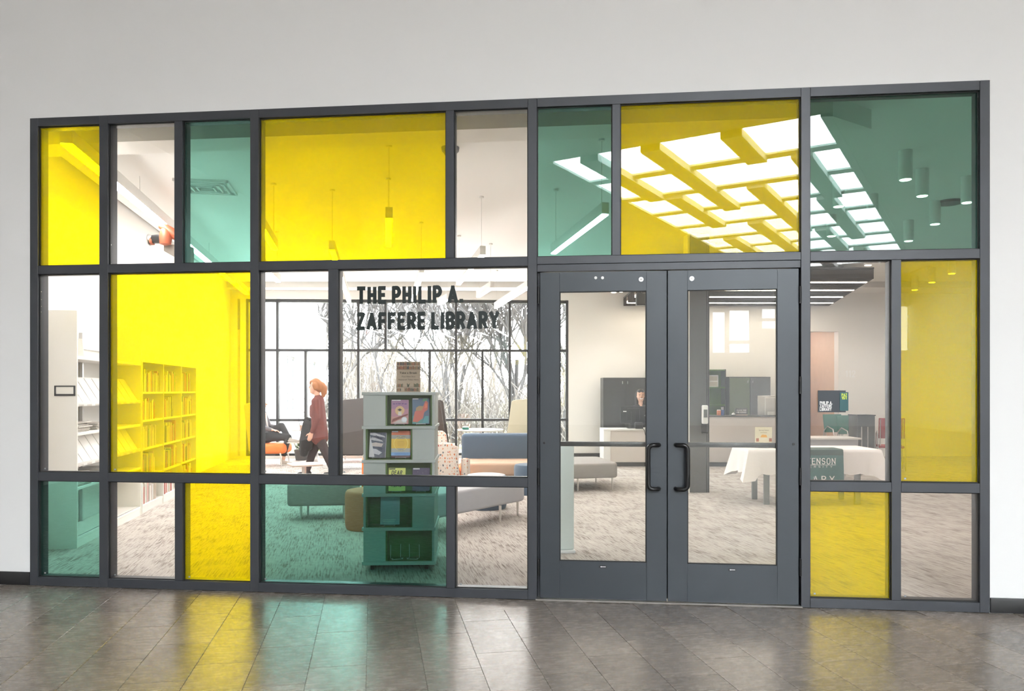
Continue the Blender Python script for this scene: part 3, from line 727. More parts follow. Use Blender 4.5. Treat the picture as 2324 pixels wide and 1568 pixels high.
tl = ['bare tree with a forked grey trunk beside the white wing', 'bare leaning tree behind the tall grey booth chair', 'slim bare tree behind the display tower sign', 'bare tree with a leaning trunk right of the display tower', 'bare many-stemmed tree behind the round table', 'bare tree behind the olive booth chair', 'bare tree at the edge of the window wall', 'small bare tree in the middle of the field', 'bare tree beyond the field behind the lettering', 'bare tree standing far behind the white wing']
tspots = [(-8.05, 33.6, .17, 7.8), (-6.6, 27, .13, 6.5), (-4.6, 26, .09, 6), (-1.9, 24.5, .12, 6.5), (.05, 23.6, .14, 7), (1.5, 23.2, .13, 6.8), (3.1, 27, .12, 7), (-3.1, 34, .12, 7), (-.9, 33, .12, 8), (-9.9, 40, .15, 8)]
for i, (X, Z, r, H) in enumerate(tspots):
    rng = random.Random(31+i); b = MB(); base = cw(X, Z, -.12); ORG = base
    lean = Vector((rng.uniform(-.25,.25), rng.uniform(-.1,.1), 1)).normalized()
    H *= 1.12; r *= .72; nst = 3 if i in (4, 5) else (2 if i in (0, 3) else 1)
    for k in range(nst):
        l2 = (lean + Vector((rng.uniform(-.35,.35), rng.uniform(-.2,.2), 0))*(1 if k else .2)).normalized()
        grow(b, Vector((0,0,-.1)), l2, H*.36, r*(1 if k == 0 else .7), 5, rng)
    setp(mk('bare_tree', b, 'bark', loc=base, smooth=60, fix=False), tl[i], 'tree', 'bare trees outside')
# undergrowth nobody could count
rng = random.Random(5); b = MB()
for k in range(1900):
    X = rng.uniform(-9, 4.4); Z = rng.uniform(21.5, 36); p = cw(X, Z, -.15)
    if Z < 32.5 and X < -6.2 - (Z-18.6)*.085: continue
    hgt = rng.uniform(.7, 2.8) * (1.0 if rng.random() < .7 else 1.7); d = Vector((rng.uniform(-.5,.5), rng.uniform(-.4,.4), 1)).normalized(); pts = [p]
    for j in range(4):
        d = (d + Vector((rng.uniform(-.4,.4), rng.uniform(-.3,.3), rng.uniform(-.25,.1)))).normalized(); pts.append(pts[-1] + d*hgt/4)
    if any(in_wing(q_) for q_ in pts): continue
    r = rng.uniform(.012, .026); b.tube(pts, [r, r*.9, r*.75, r*.55, r*.3], 3, caps=False)
setp(mk('brushwood', b, 'twig', smooth=60, fix=False), 'tangle of bare twigs and brush outside the window wall', 'brush', None, 'stuff')
b = MB(); ORG = Vector((0, 0, 0))
for k in range(170):                                            # far tree belt
    X = rng.uniform(-26, 20); Z = rng.uniform(52, 66); grow(b, cw(X, Z, -.3), Vector((rng.uniform(-.2,.2), 0, 1)), rng.uniform(2.2, 3.6), .16, 3, rng)
setp(mk('far_woodland', b, 'twig', smooth=60, fix=False), 'hazy belt of bare woodland beyond the field', 'woodland', None, 'stuff')

# ================================================================== hanging lights of the library
PW, PH = .07, .12
def pendant(p0, p1, label, cord=True):
    """p0,p1: picture points of the ends of the glowing underside, z the height it hangs at"""
    z = 3.2
    a, b_ = onz(*p0, z), onz(*p1, z); d = b_-a; L = d.length; ang = math.atan2(d.y, d.x)
    t = thing('pendant_light', label, 'pendant light', (a.x, a.y, z), ang, 'linear pendant lights')
    mk('housing', MB().box(0, L, -PW/2, PW/2, .012, PH), 'white_metal', t, bev=.003)
    mk('diffuser', MB().box(.006, L-.006, -PW/2+.004, PW/2-.004, 0, .012), 'led_white', t, smooth=0)
    for x in (.12, L-.12):
        mk('cord', MB().tube([(x, 0, PH), (x, 0, LC-z-.02)], .003, 6), 'white_metal', t)
        mk('canopy', MB().lathe([(.03, LC-z-.02), (.03, LC-z)], 14, (x, 0)), 'white_metal', t)
    return t
pendant((883, 498), (881, 560), 'white linear pendant light pointing straight into the room, seen through yellow glass')
pendant((753, 569), (793, 690), 'long white linear pendant light above the dark booth chair')
pendant((586, 508), (624, 568), 'white linear pendant light beside the first wide yellow pane')
pendant((588, 600), (632, 641), 'white linear pendant light above the seated reader')
pendant((1096, 580), (1040, 647), 'white linear pendant light passing behind the second clear top pane')
pendant((957, 621), (937, 684), 'white linear pendant light behind the word Philip')
pendant((1117, 655), (1085, 675), 'short white linear pendant light above the end of the lettering')
pendant((1212, 646), (1125, 700), 'white linear pendant light above the navy sofa')
pendant((1374, 488), (1256, 577), 'white linear pendant light seen through the teal pane over the doors')
pendant((1018, 681), (996, 692), 'small far linear pendant light behind the letter A')
# long wall light over the bookcases
a = onz(150, 328, 3.62); b_ = onz(560, 668, 3.62); d = b_-a; L = d.length
t = thing('wall_light', 'long continuous linear light over the left bookcases', 'linear light', (a.x, a.y, 3.62), math.atan2(d.y, d.x))
mk('housing', MB().box(0, L, -.05, .05, .012, .13), 'white_metal', t, bev=.003)
mk('diffuser', MB().box(.006, L-.006, -.045, .045, 0, .012), 'led_white', t, smooth=0)
for k in range(6): mk('cord', MB().tube([(.2+k*(L-.4)/5, 0, .13), (.2+k*(L-.4)/5, 0, LC-3.62)], .004, 6), 'white_metal', t)
# cylinder downlights
first = None
dl = [(2055,408),(2093,445),(2195,460),(2122,509),(2062,547),(1903,469),(1980,495),(1887,536),(1970,602),(2160,621),(2115,641),(2076,658),(1375,677),(1410,662),(2008,672)]
for i, (px, py) in enumerate(dl):
    zb = 3.66
    p = onz(px, py, zb)
    if (p - cl).dot(bn) > -1.3: p = p + bn*(-1.3 - (p-cl).dot(bn))
    if first is None:
        t = thing('downlight', 'white cylinder downlight on the library ceiling', 'downlight', p, 0, 'cylinder downlights')
        mk('cylinder', MB().lathe([(.062, .0), (.065, .004), (.065, LC-zb)], 20), 'white_metal', t, smooth=50)
        mk('lens', MB().lathe([(.05, -.004), (.055, .0)], 20), 'led_warm', t)
        sl_ = bpy.data.lights.new('lamp', 'SPOT'); sl_.energy = 35; sl_.spot_size = R(125); sl_.spot_blend = .7; sl_.shadow_soft_size = .05; sl_.color = (1, .93, .84)
        lo_ = bpy.data.objects.new('lamp', sl_); col.objects.link(lo_); lo_.parent = t; lo_.location = (0, 0, -.012)
        first = t
    else:
        t = tree_copy(first); t.location = p
# air vent
p = onz(468, 422, LC); t = thing('ceiling_vent', 'white square air diffuser in the ceiling behind the teal pane', 'vent', (p.x, p.y, LC), AG)
for k in range(4):
    s_ = .30 - .065*k; mk('blade', MB().box(-s_, s_, -s_, -s_+.02, -.03-.004*k, 0).box(-s_, s_, s_-.02, s_, -.03-.004*k, 0).box(-s_, -s_+.02, -s_, s_, -.03-.004*k, 0).box(s_-.02, s_, -s_, s_, -.03-.004*k, 0), 'white_metal', t, smooth=0)
p = onz(1022, 335, LC); t = thing('dome_camera', 'dark dome camera on the ceiling behind the wide yellow pane', 'camera', (p.x, p.y, LC), 0)
mk('mount', MB().lathe([(.085, -.035), (.09, 0)], 20), 'cabinet_grey', t, smooth=50); mk('dome', MB().lathe([(.01, -.10), (.045, -.085), (.07, -.05), (.072, -.035)], 20), 'black_plastic', t, smooth=60)
p = onz(2155, 457, LC); t = thing('ceiling_speaker', 'dark round ceiling speaker between the cylinder downlights', 'speaker', (p.x, p.y, LC), 0)
mk('ring', MB().lathe([(.15, -.03), (.155, 0)], 24), 'black_plastic', t, smooth=50); mk('grille', MB().lathe([(.01, -.04), (.13, -.032)], 24), 'cabinet_dark', t)
# dark slatted ceiling over the desk
zs = 3.50
pa, pb, pc_ = onz(1982, 633, zs), onz(1882, 694, zs), onz(1496, 633, zs)
t = thing('slat_canopy', 'dark slatted ceiling canopy with warm light lines over the reception desk', 'ceiling canopy', (pc_.x, pc_.y, zs), A0)
nS = 40; Zn, Zf = dpt(633, zs), dpt(694, zs); rX = (1982-1496)/F*Zn
sl = None
for k in range(nS):
    y = (Zf-Zn)*k/(nS-1); x1 = rX + (((1882-CXP)/F*Zf) - (1982-CXP)/F*Zn)*k/(nS-1)
    if k in (4, 14, 24, 34):
        mk('light_line', MB().box(0, x1-.02, y-.022, y+.022, -.004, .05), 'led_warm', t, smooth=0)
    else:
        mk('slat', MB().box(0, x1, y-.016, y+.016, 0, .16), 'umber_fabric', t, smooth=0)
mk('backing', MB().prism([(0, -.03), (rX, -.03), (x1, Zf-Zn+.03), (0, Zf-Zn+.03)], .17, .20), 'charcoal_paint', t, smooth=0)
for (x, y) in ((.3, .3), (rX-.4, .3), (.3, Zf-Zn-.3), (rX-.1, Zf-Zn-.3)): mk('hanger', MB().tube([(x, y, .2), (x, y, LC-zs)], .006, 6), 'black_metal', t)
# robot arm display on the wall
RZ_ = 9.4; p = at(366, 541, RZ_); t = thing('robot_arm', 'orange and black robot arm mounted above the bookcases', 'robot arm', p, A0)
mk('flange', MB().tube([(-.150, 0, -.02), (-.135, 0, -.02)], .075, 18).tube([(-.135, 0, -.02), (-.105, 0, -.02)], .045, 16), 'steel', t)
mk('wrist', MB().tube([(-.125, 0, -.03), (-.095, 0, -.03)], .052, 16), 'robot_orange', t, smooth=60)
mk('forearm', MB().tube([(-.105, 0, -.01), (.0, 0, -.005)], [.052, .058], 16), 'black_plastic', t, smooth=60)
mk('elbow', MB().lathe([(.02, -.085), (.065, -.07), (.078, 0), (.068, .06), (.05, .11), (.03, .13)], 18, (.05, 0)), 'robot_orange', t, smooth=60)
mk('upper_arm', MB().tube([(-.02, 0, .15), (.05, .0, .13), (.14, .04, .06), (.24, .08, .0)], [.028, .05, .062, .07], 14), 'robot_orange', t, smooth=60)
mk('base', MB().xprism([(.0, -.06), (.0, -.14), (.28, -.30), (.28, -.06)], .06, .30), 'taupe_paint', t, bev=.01)
mk('bracket', MB().tube([(.20, .18, -.06), (.20, .18, LC-p.z)], .03, 10), 'black_metal', t)

# ================================================================== display tower
TZ = 6.66
tw0 = at(902, 890, TZ); TR = TH + R(2.5)
HT = 1.546
twr = thing('display_tower', 'sage grey rotating book display tower with green cubbies on casters', 'display unit', cw((902-CXP)/F*TZ, TZ+.30, 0), TR)
hwid = .305; zb0 = .085; th_ = (HT - zb0)/5
for k in range(6):
    z = zb0 + k*th_; mk('slab', MB().box(-hwid-.012, hwid+.012, -hwid-.012, hwid+.012, z-(.026 if k else .03), z), 'sage_laminate', twr, bev=.002, seg=1)
cub = []
for k in range(5):
    z0 = zb0 + k*th_; z1 = z0 + th_ - .026
    right = (k % 2 == 0)
    o0_, o1_ = (-.115, .285) if right else (-.285, .115)
    # closed panels and posts of this tier on the four sides (pinwheel)
    c0, c1 = (-hwid, o0_) if right else (o1_, hwid)
    mk('closed_panel', MB().box(c0, c1, -hwid, -hwid+.17, z0, z1), 'sage_laminate', twr, bev=.0015, seg=1)
    e0, e1 = (o1_, hwid) if right else (-hwid, o0_)
    mk('end_post', MB().box(e0, e1, -hwid, -hwid+.17, z0, z1), 'sage_laminate', twr, bev=.0015, seg=1)
    mk('cubby_back', MB().box(-hwid+.01, hwid-.01, -hwid+.175, -hwid+.19, z0, z1), 'green_laminate', twr, smooth=0)
    g = MB().box(o0_, o0_+.012, -hwid+.012, -hwid+.175, z0, z1).box(o1_-.012, o1_, -hwid+.012, -hwid+.175, z0, z1).box(o0_, o1_, -hwid+.012, -hwid+.175, z0, z0+.004).box(o0_, o1_, -hwid+.012, -hwid+.175, z1-.004, z1)
    mk('cubby_lining', g, 'green_laminate', twr, smooth=0)
    mk('core', MB().box(-hwid, hwid, -hwid+.20, hwid-.12, z0, z1), 'sage_laminate', twr, smooth=0)
    mk('side_panel', MB().box(-hwid, hwid, hwid-.11, hwid, z0, z1), 'sage_laminate', twr, smooth=0)
    cub.append((o0_, o1_, z0+.004))
for sx_ in (-1, 1):
    for sy_ in (-1, 1):
        c = mk('caster', MB().tube([(sx_*.235-.014, sy_*.235, .034), (sx_*.235+.014, sy_*.235, .034)], .034, 16), 'black_rubber', twr)
        mk('caster_fork', MB().box(sx_*.235-.022, sx_*.235+.022, sy_*.235-.022, sy_*.235+.022, .045, zb0-.03), 'black_metal', c, smooth=0)
TM = Matrix.Translation(twr.location) @ Matrix.Rotation(TR, 4, 'Z')
def on_tower(x, y, z): return TM @ Vector((x, y, z))
def wrap(b, w, h, seed):
    g = random.Random(seed); nx, nz = 10, 14; f = [(k*(nx+1)+i, k*(nx+1)+i+1, (k+1)*(nx+1)+i+1, (k+1)*(nx+1)+i) for k in range(nz) for i in range(nx)]
    v = [((i/nx-.5)*(w+.004), -.0075 - g.uniform(0, .0045), k/nz*(h+.004)) for k in range(nz+1) for i in range(nx+1)]
    mk('plastic_wrap', MB().add(v, f), 'wrap_film', b, smooth=60)
def book(label, tier, cx_, w, h, items, cover, spine_dark=False, tilt=12, yaw=0.0, th=.022, rough_cover=None):
    z = cub[tier][2]
    b = thing('picture_book', label, 'book', on_tower(cx_, -hwid+.055, z+.012), (R(-tilt), 0, TR + yaw), 'books on the display tower')
    mk('cover', MB().box(-w/2, w/2, 0, .002, 0, h).box(-w/2, w/2, th-.002, th, 0, h).box(-w/2, -w/2+.002, 0, th, 0, h), pcol(cover), b, smooth=0)
    mk('page_block', MB().box(-w/2+.002, w/2-.004, .002, th-.002, .003, h-.003), 'paper', b, smooth=0)
    prints(b, w, h, 0, items)
    e = thing('wire_easel', 'chrome wire easel holding up the ' + ' '.join(label.split()[:9]), 'book stand', on_tower(cx_, -hwid+.052, z+.0), TR + yaw, 'wire easels on the display tower')
    for s in (-1, 1):
        x = s*w*.26
        mk('side_wire', MB().tube([(x, -.022, .016), (x, -.022, .004), (x, .0, .004), (x, .05, .004), (x, .045, .06), (x*.8, .062, h*.6)], .0019, 6), 'steel', e, smooth=60)
    mk('front_wire', MB().tube([(-w*.26, -.022, .012), (w*.26, -.022, .012)], .0019, 6), 'steel', e)
    return b
PINK = (.48, .22, .27); 
book('pink book with a figure before a round yellow moon', 4, .0, .150, .212, [
    ('rect', 0, .62, 1, 1, (.36, .18, .30)), ('rect', 0, .0, 1, .30, (.52, .26, .22)), ('circ', .5, .55, .27, (.68, .45, .22)), ('rects', [(.10,.80,.22,.85),(.26,.81,.36,.855),(.40,.81,.55,.86),(.60,.81,.72,.86),(.76,.80,.90,.85)], (.16,.07,.22)),
    ('poly', [(.40,.34),(.62,.34),(.60,.50),(.42,.50)], (.72,.66,.58)), ('circ', .50, .58, .075, (.03,.02,.02)), ('poly', [(.36,.565),(.64,.565),(.60,.60),(.40,.60)], (.03,.02,.02)),
    ('poly', [(.04,.06),(.10,.20),(.98,.42),(.98,.36)], (.22,.06,.04)), ('poly', [(.10,.02),(.95,.02),(.80,.22),(.40,.14)], (.55,.50,.47)), ('circ', .77, .17, .165, (.62,.66,.70)), ('circ', .77, .17, .115, (.74,.77,.80)), ('rect', .05, .955, .55, .995, (.75,.74,.72))], PINK, tilt=10)
book('blue book with a red painted horse-like figure', 4, .185, .148, .226, [
    ('rect', 0, 0, 1, 1, (.035, .085, .16)), ('poly', [(.0,.0),(.55,.0),(.62,.20),(.2,.34),(.0,.30)], (.04,.22,.20)), ('poly', [(.02,.08),(.30,.06),(.62,.22),(.70,.45),(.90,.55),(.93,.82),(.78,.93),(.66,.72),(.48,.55),(.15,.48)], (.42,.06,.02)),
    ('poly', [(.20,.50),(.55,.52),(.66,.68),(.40,.70),(.22,.62)], (.30,.16,.04)), ('poly', [(.70,.60),(.86,.62),(.88,.78),(.76,.80)], (.62,.10,.03)), ('poly', [(.60,.86),(.85,.90),(.95,.99),(.62,.98)], (.05,.22,.10)), ('rect', .02, .95, .36, .99, (.72,.74,.74)), ('poly', [(.55,.02),(.95,.02),(.95,.30),(.75,.30)], (.03,.24,.26))], (.03, .07, .13), tilt=10, yaw=R(5))
_b = book('silver book with painted glints in crinkled plastic wrap', 3, -.195, .142, .220, [  # pale and dark polygons paint the wrap's glints and shading into the cover
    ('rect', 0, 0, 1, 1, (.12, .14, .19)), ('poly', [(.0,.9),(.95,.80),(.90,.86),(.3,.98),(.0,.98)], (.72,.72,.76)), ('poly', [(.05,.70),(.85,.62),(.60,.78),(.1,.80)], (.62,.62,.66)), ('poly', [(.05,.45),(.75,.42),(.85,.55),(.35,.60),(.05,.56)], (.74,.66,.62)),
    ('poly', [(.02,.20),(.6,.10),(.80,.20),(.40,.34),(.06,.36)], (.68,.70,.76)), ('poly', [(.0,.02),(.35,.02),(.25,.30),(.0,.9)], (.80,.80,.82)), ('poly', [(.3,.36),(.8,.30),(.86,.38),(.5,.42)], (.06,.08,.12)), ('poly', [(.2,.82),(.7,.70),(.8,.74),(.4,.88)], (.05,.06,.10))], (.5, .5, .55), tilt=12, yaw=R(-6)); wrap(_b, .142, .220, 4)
book('striped orange, grey, yellow and blue book titled Hope', 3, .010, .166, .232, [
    ('rect', 0, .84, 1, 1, (.60, .16, .07)), ('rect', 0, .70, 1, .84, (.36, .36, .32)), ('rect', 0, .34, 1, .70, (.72, .47, .05)), ('rect', 0, .19, 1, .34, (.40, .42, .40)), ('rect', 0, .07, 1, .19, (.20, .38, .66)), ('rect', 0, 0, 1, .07, (.08,.04,.05)),
    ('ring', .5, .515, .355, .375, (.86, .78, .22)), ('text', 'HOPE', .30, .735, .72, .805, .0, (.20,.18,.15)), ('text', 'VERSES', .34, .235, .68, .295, .0, (.24,.22,.18)), ('text', 'GRISWOLD', .18, .095, .90, .165, .0, (.08,.20,.45)),
    ('rects', [(.32,.58,.66,.60),(.30,.53,.70,.545),(.32,.48,.68,.495),(.34,.43,.66,.445)], (.55,.34,.03)), ('rect', .03, .945, .35, .99, (.70,.72,.72))], (.45, .12, .06), tilt=8)
book('yellow book lettered Dear Dick in slanting black', 2, -.025, .145, .200, [
    ('rect', 0, 0, 1, 1, (.66, .70, .16)), ('block', 'DEAR', .16, .70, .80, .89, .20, .14, (.03,.03,.02)), ('block', 'DICK', .16, .44, .80, .63, .20, .14, (.03,.03,.02)), ('block', 'HEAD', .16, .18, .80, .37, .20, .14, (.03,.03,.02)), ('rect', .04, .93, .40, .985, (.10,.10,.08))], (.66, .70, .16), tilt=10)
book('dark purple starry book titled Geekerella', 2, .185, .150, .200, [
    ('rect', 0, 0, 1, 1, (.055, .035, .10)), ('text', 'GEEKERELLA', .10, .56, .90, .66, .0, (.55,.50,.66)), ('rect', 0, 0, 1, .30, (.13,.06,.16)), ('circ', .6, .78, .012, (.7,.7,.8)), ('circ', .3, .82, .01, (.7,.7,.8)), ('circ', .8, .86, .01, (.7,.7,.8)), ('rect', .04, .93, .42, .985, (.62,.62,.62))], (.055, .035, .10), tilt=10)
_b = book('pale blue plastic-wrapped book on the tier under the yellow book', 1, -.085, .165, .240, [
    ('rect', 0, 0, 1, 1, (.42, .52, .62)), ('rects', [(.14,.16,.80,.19),(.14,.10,.74,.13),(.20,.04,.70,.06)], (.72,.78,.84))], (.35, .45, .55), tilt=9); wrap(_b, .165, .240, 8)
for k, (x, yw) in enumerate(((-.045, R(20)), (.095, R(-10)))):
    e = thing('wire_easel', ('empty wire easel turned aside in the lowest green cubby', 'empty wire easel facing out in the lowest green cubby')[k], 'book stand', on_tower(x+.02, -hwid+.075, cub[0][2]), TR + yw, 'wire easels on the display tower')
    for s in (-1, 1): mk('side_wire', MB().tube([(s*.045, -.03, .018), (s*.045, -.03, .004), (s*.045, .05, .004), (s*.045, .04, .12)], .0022, 6), 'white_metal', e, smooth=60)
    mk('front_wire', MB().tube([(-.045, -.03, .005), (.045, -.03, .005)], .0022, 6), 'white_metal', e)
# sign on top of the tower
sg = thing('tabletop_sign', 'kraft paper sign reading Take a Break on the display tower', 'sign', on_tower(.065, -.12, HT), TR)
sw, sh = .213, .270
mk('card', MB().box(-sw/2, sw/2, 0, .004, 0, sh), 'kraft', sg, smooth=0)
mk('stand_foot', MB().box(-sw/2, sw/2, .004, .07, 0, .004), 'acrylic', sg, smooth=0)
rb = random.Random(3); it = []
pal = [(.24,.08,.05),(.10,.12,.06),(.32,.20,.10),(.06,.07,.08),(.38,.15,.08),(.20,.16,.10)]
for (v0, v1, u0, u1) in ((.88,.985,.02,.98),(.75,.865,.02,.98),(.17,.285,.03,.30),(.17,.29,.72,.97),(.03,.145,.03,.20),(.03,.145,.34,.97)):
    byc = {}; u = u0
    while u < u1 - .02:
        wd = rb.uniform(.022, .05); byc.setdefault(rb.randrange(6), []).append((u, v0, min(u+wd*.85, u1), v0 + (v1-v0)*rb.uniform(.7, 1))); u += wd
    for c, q in byc.items(): it.append(('rects', q, pal[c]))
it += [('rects', [(0,.735,1,.75),(0,.155,1,.17)], (.30,.22,.15)), ('poly', [(.46,.17),(.52,.17),(.56,.29),(.50,.24),(.44,.30)], (.08,.09,.06)),
       ('text', 'Take a Break', .14, .60, .87, .66, .02, 'ink'), ('text', 'Find New And', .24, .485, .78, .53, .0, 'ink'), ('text', 'Featured Titles Here', .10, .385, .92, .43, .0, 'ink')]
prints(sg, sw, sh, 0, it, 'print', layer=.0003)

# ================================================================== bookcases on the left wall
BR = R(90) + AG                                              # local x runs away along the wall, local y goes back to it
def bc(x, y, z): return Vector((shelf0.x, shelf0.y, 0)) + E1*x - E2*y + Vector((0, 0, z))
DEP = .36
per = thing('periodical_rack', 'tall cream periodical rack with sloping magazine shelves and plain end panel', 'bookcase', bc(0, 0, 0), BR)
PL, PHT = 2.05, 2.35
mk('end_panel', MB().box(-.022, 0, -.005, DEP, 0, PHT), 'shelf_cream', per, bev=.002, seg=1)
mk('end_panel', MB().box(PL, PL+.022, -.005, DEP, 0, PHT), 'shelf_cream', per, bev=.002, seg=1)
mk('back_panel', MB().box(0, PL, DEP-.02, DEP-.01, .0, 2.2), 'white_metal', per, smooth=0)
mk('top_rail', MB().box(0, PL, DEP-.06, DEP-.02, 2.02, 2.08), 'white_metal', per, smooth=0)
for x in (.34, 1.02, 1.70): mk('upright', MB().box(x-.018, x+.018, DEP-.055, DEP-.02, 0, 2.2), 'steel', per, smooth=0)
mk('base_kick', MB().box(0, PL, .004, .02, 0, .11), 'shelf_cream', per, smooth=0)
for z in (.11, .60, 1.14, 1.90): mk('shelf', MB().box(0, PL, .0, DEP-.03, z-.03, z), 'shelf_cream', per, bev=.003, seg=1)
fr_ = mk('label_holder', MB().box(-.030, -.0225, .01, .20, 1.505, 1.525).box(-.030, -.0225, .01, .20, 1.595, 1.607).box(-.030, -.0225, .01, .025, 1.505, 1.607).box(-.030, -.0225, .185, .20, 1.505, 1.607), 'black_plastic', per, smooth=0)
mk('label_card', MB().box(-.026, -.0225, .02, .19, 1.52, 1.60), 'shelf_cream', fr_, smooth=0)
for zlo in (.80, 1.40):                                     # sloping shelves
    mk('sloped_shelf', MB().yprism([(.0, zlo), (.0, zlo+.04), (.006, zlo+.04), (.006, zlo+.015), (.026, zlo+.015), (.20, zlo+.30), (.21, zlo+.29), (.036, zlo)], 0, PL), 'white_metal', per, smooth=0)
    for k in range(9):
        x = .015 + k*.225
        m_ = setp(mk('magazine', MB().yprism([(.016, .0152), (.0255, .0152), (.190, .2845), (.1805, .290)], 0, .205), 'paper', loc=bc(x, 0, zlo), rot=BR, smooth=0), ('magazine with a pale cover on the upper sloping rack shelf' if zlo > 1 else 'magazine with a pale cover on the lower sloping rack shelf'), 'magazine', 'magazines on the sloping rack shelves')
        mk('title_strip', MB().box(.03, .15, -.001, .0, .0, .018), 'newsprint', m_, smooth=0)
bk = thing('bookend', 'cream metal bookend plate on the top rack shelf', 'bookend', bc(.02, .04, 1.90), BR)
mk('plate', MB().yprism([(0, 0), (.24, 0), (.20, .19), (.02, .19)], .28, .286), 'shelf_cream', bk, smooth=0)
mk('foot', MB().box(.16, .28, .02, .22, 0, .003), 'shelf_cream', bk, smooth=0)
rn = random.Random(11)
for (z, n, x0) in ((1.14, 7, .06), (.60, 9, .05), (1.14, 5, .62), (.60, 8, .72)):
    for k in range(n):
        setp(mk('newspaper', MB().box(0, .36, 0, .255, 0, .014), 'newsprint', loc=bc(x0 + rn.uniform(-.015, .015), .02 + rn.uniform(-.012, .012), z + .0145*k), rot=BR + rn.uniform(-.05, .05), bev=.004, seg=1),
             'folded newspaper stacked on the rack shelf %s' % ('above the lower sloping shelf' if z > 1 else 'just above the bottom'), 'newspaper', 'newspapers stacked on the rack')
# the book range
BX0, BL, BH = 2.12, 2.91, 1.95
rg = thing('bookcase', 'low white bookcase range full of books beyond the periodical rack', 'bookcase', bc(BX0, 0, 0), BR)
for x in (0, .97, 1.94, BL-.02): mk('upright', MB().box(x, x+.02, 0, DEP, 0, BH), 'white_metal', rg, smooth=0)
mk('back_panel', MB().box(0, BL, DEP-.015, DEP-.005, 0, BH), 'white_metal', rg, smooth=0)
SZ = [.10, .46, .82, 1.18, 1.54]
for z in SZ: mk('shelf', MB().box(.02, BL-.02, .01, DEP-.02, z-.025, z), 'white_metal', rg, smooth=0)
mk('top', MB().box(0, BL, 0, DEP, BH-.03, BH), 'white_metal', rg, smooth=0)
mk('base_kick', MB().box(.02, BL-.02, .015, .03, 0, .075), 'white_metal', rg, smooth=0)
bkm = mk('book', MB().box(0, 1, .004, 1, 0, 1), 'paper'); bme = bkm.data; bpy.data.objects.remove(bkm)
bnames = ['cream', 'dark red', 'beige', 'black', 'rust', 'white', 'violet', 'green', 'ochre', 'pale grey']
bcols = [(.62,.60,.56),(.35,.05,.04),(.55,.50,.44),(.10,.10,.13),(.40,.10,.06),(.66,.64,.62),(.16,.14,.28),(.10,.22,.14),(.48,.32,.12),(.70,.68,.66)]
shn = ['bottom', 'second lowest', 'middle', 'fourth', 'top']
for si, z in enumerate(SZ):
    for bay in range(3):
        x = bay*.97 + .03; lim = bay*.97 + .93 - rn.uniform(.0, .25)
        while x < lim and True:
            wd = rn.uniform(.024, .052); hh = rn.uniform(.20, .30); dp = rn.uniform(.16, .23)
            if x + wd > lim: break
            o = bpy.data.objects.new('book', bme); col.objects.link(o); p = bc(BX0 + x, .03 + rn.uniform(0, .02), z)
            o.location = p; o.rotation_euler = (0, 0, BR); o.scale = (wd-.002, dp, hh)
            ci = rn.choice((0, 5, 9, 2, 1, 1, 4)) if si == 0 else rn.randrange(len(bcols))
            o.material_slots[0].link = 'OBJECT'; o.material_slots[0].material = pcol(bcols[ci])
            setp(o, '%s book standing on the %s shelf of the white bookcase range' % (bnames[ci], shn[si]), 'book', 'books on the white range'); x += wd

# ================================================================== lounge furniture
def frame_thing(name, label, cat, X, Z, z=0.0, rot=0.0, group=None):
    return thing(name, label, cat, cw(X, Z, z), A0 + rot, group)
def bench(name, label, poly, z0, z1, m, legs, top=None, r=.12):
    X = sum(p[0] for p in poly)/len(poly); Z = sum(p[1] for p in poly)/len(poly)
    t = frame_thing(name, label, 'bench', X, Z); q = [(p[0]-X, p[1]-Z) for p in poly]
    mk('cushion', MB().prism(rpoly(q, r), z0, z1), m, t, bev=.035, seg=4, smooth=60)
    for (lx, lz) in legs: mk('leg', MB().tube([(lx-X, lz-Z, 0), (lx-X, lz-Z, z0+.01)], [.013, .017], 10), 'brushed', t, smooth=60)
    return t
bench('lounge_bench', 'light grey upholstered bench with metal legs beside the display tower', [(-.95, 8.0), (.19, 9.60), (-.19, 9.84), (-1.33, 8.24)], .19, .45, 'grey_fabric', [(-.14, 9.10), (.07, 9.64), (-.92, 8.20), (-1.14, 8.34)])
bench('lounge_bench', 'dark grey upholstered bench beside the orange ottoman', [(-2.70, 9.20), (-1.93, 9.30), (-1.93, 9.85), (-2.70, 9.75)], .17, .44, 'taupe_fabric', [(-2.55, 9.32), (-2.05, 9.40), (-2.05, 9.72), (-2.55, 9.64)], r=.08)
bench('lounge_bench', 'wide grey bench with thin legs seen through the entrance door', [(.58, 11.72), (1.66, 11.98), (1.48, 13.2), (.56, 13.1)], .20, .43, 'taupe_fabric', [(1.02, 11.92), (1.57, 12.06), (1.42, 13.05), (.55, 12.95)])
def ottoman(label, X, Z, r, h, m, top=None):
    t = frame_thing('ottoman', label, 'ottoman', X, Z)
    mk('body', MB().lathe([(r*.94, 0), (r*.98, .03), (r, .08), (r, h-.07), (r*.98, h-.03), (r*.93, h-.008)], 32), m, t, smooth=60)
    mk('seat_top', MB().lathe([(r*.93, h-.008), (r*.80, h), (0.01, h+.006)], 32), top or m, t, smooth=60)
    return t
ottoman('rust orange drum ottoman on the carpet beside the display tower', -1.60, 8.75, .29, .44, 'rust_fabric')
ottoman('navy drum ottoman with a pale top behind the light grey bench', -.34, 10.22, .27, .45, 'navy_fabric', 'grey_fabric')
ottoman('navy drum ottoman in front of the navy sofa', .28, 11.62, .25, .45, 'navy_fabric')
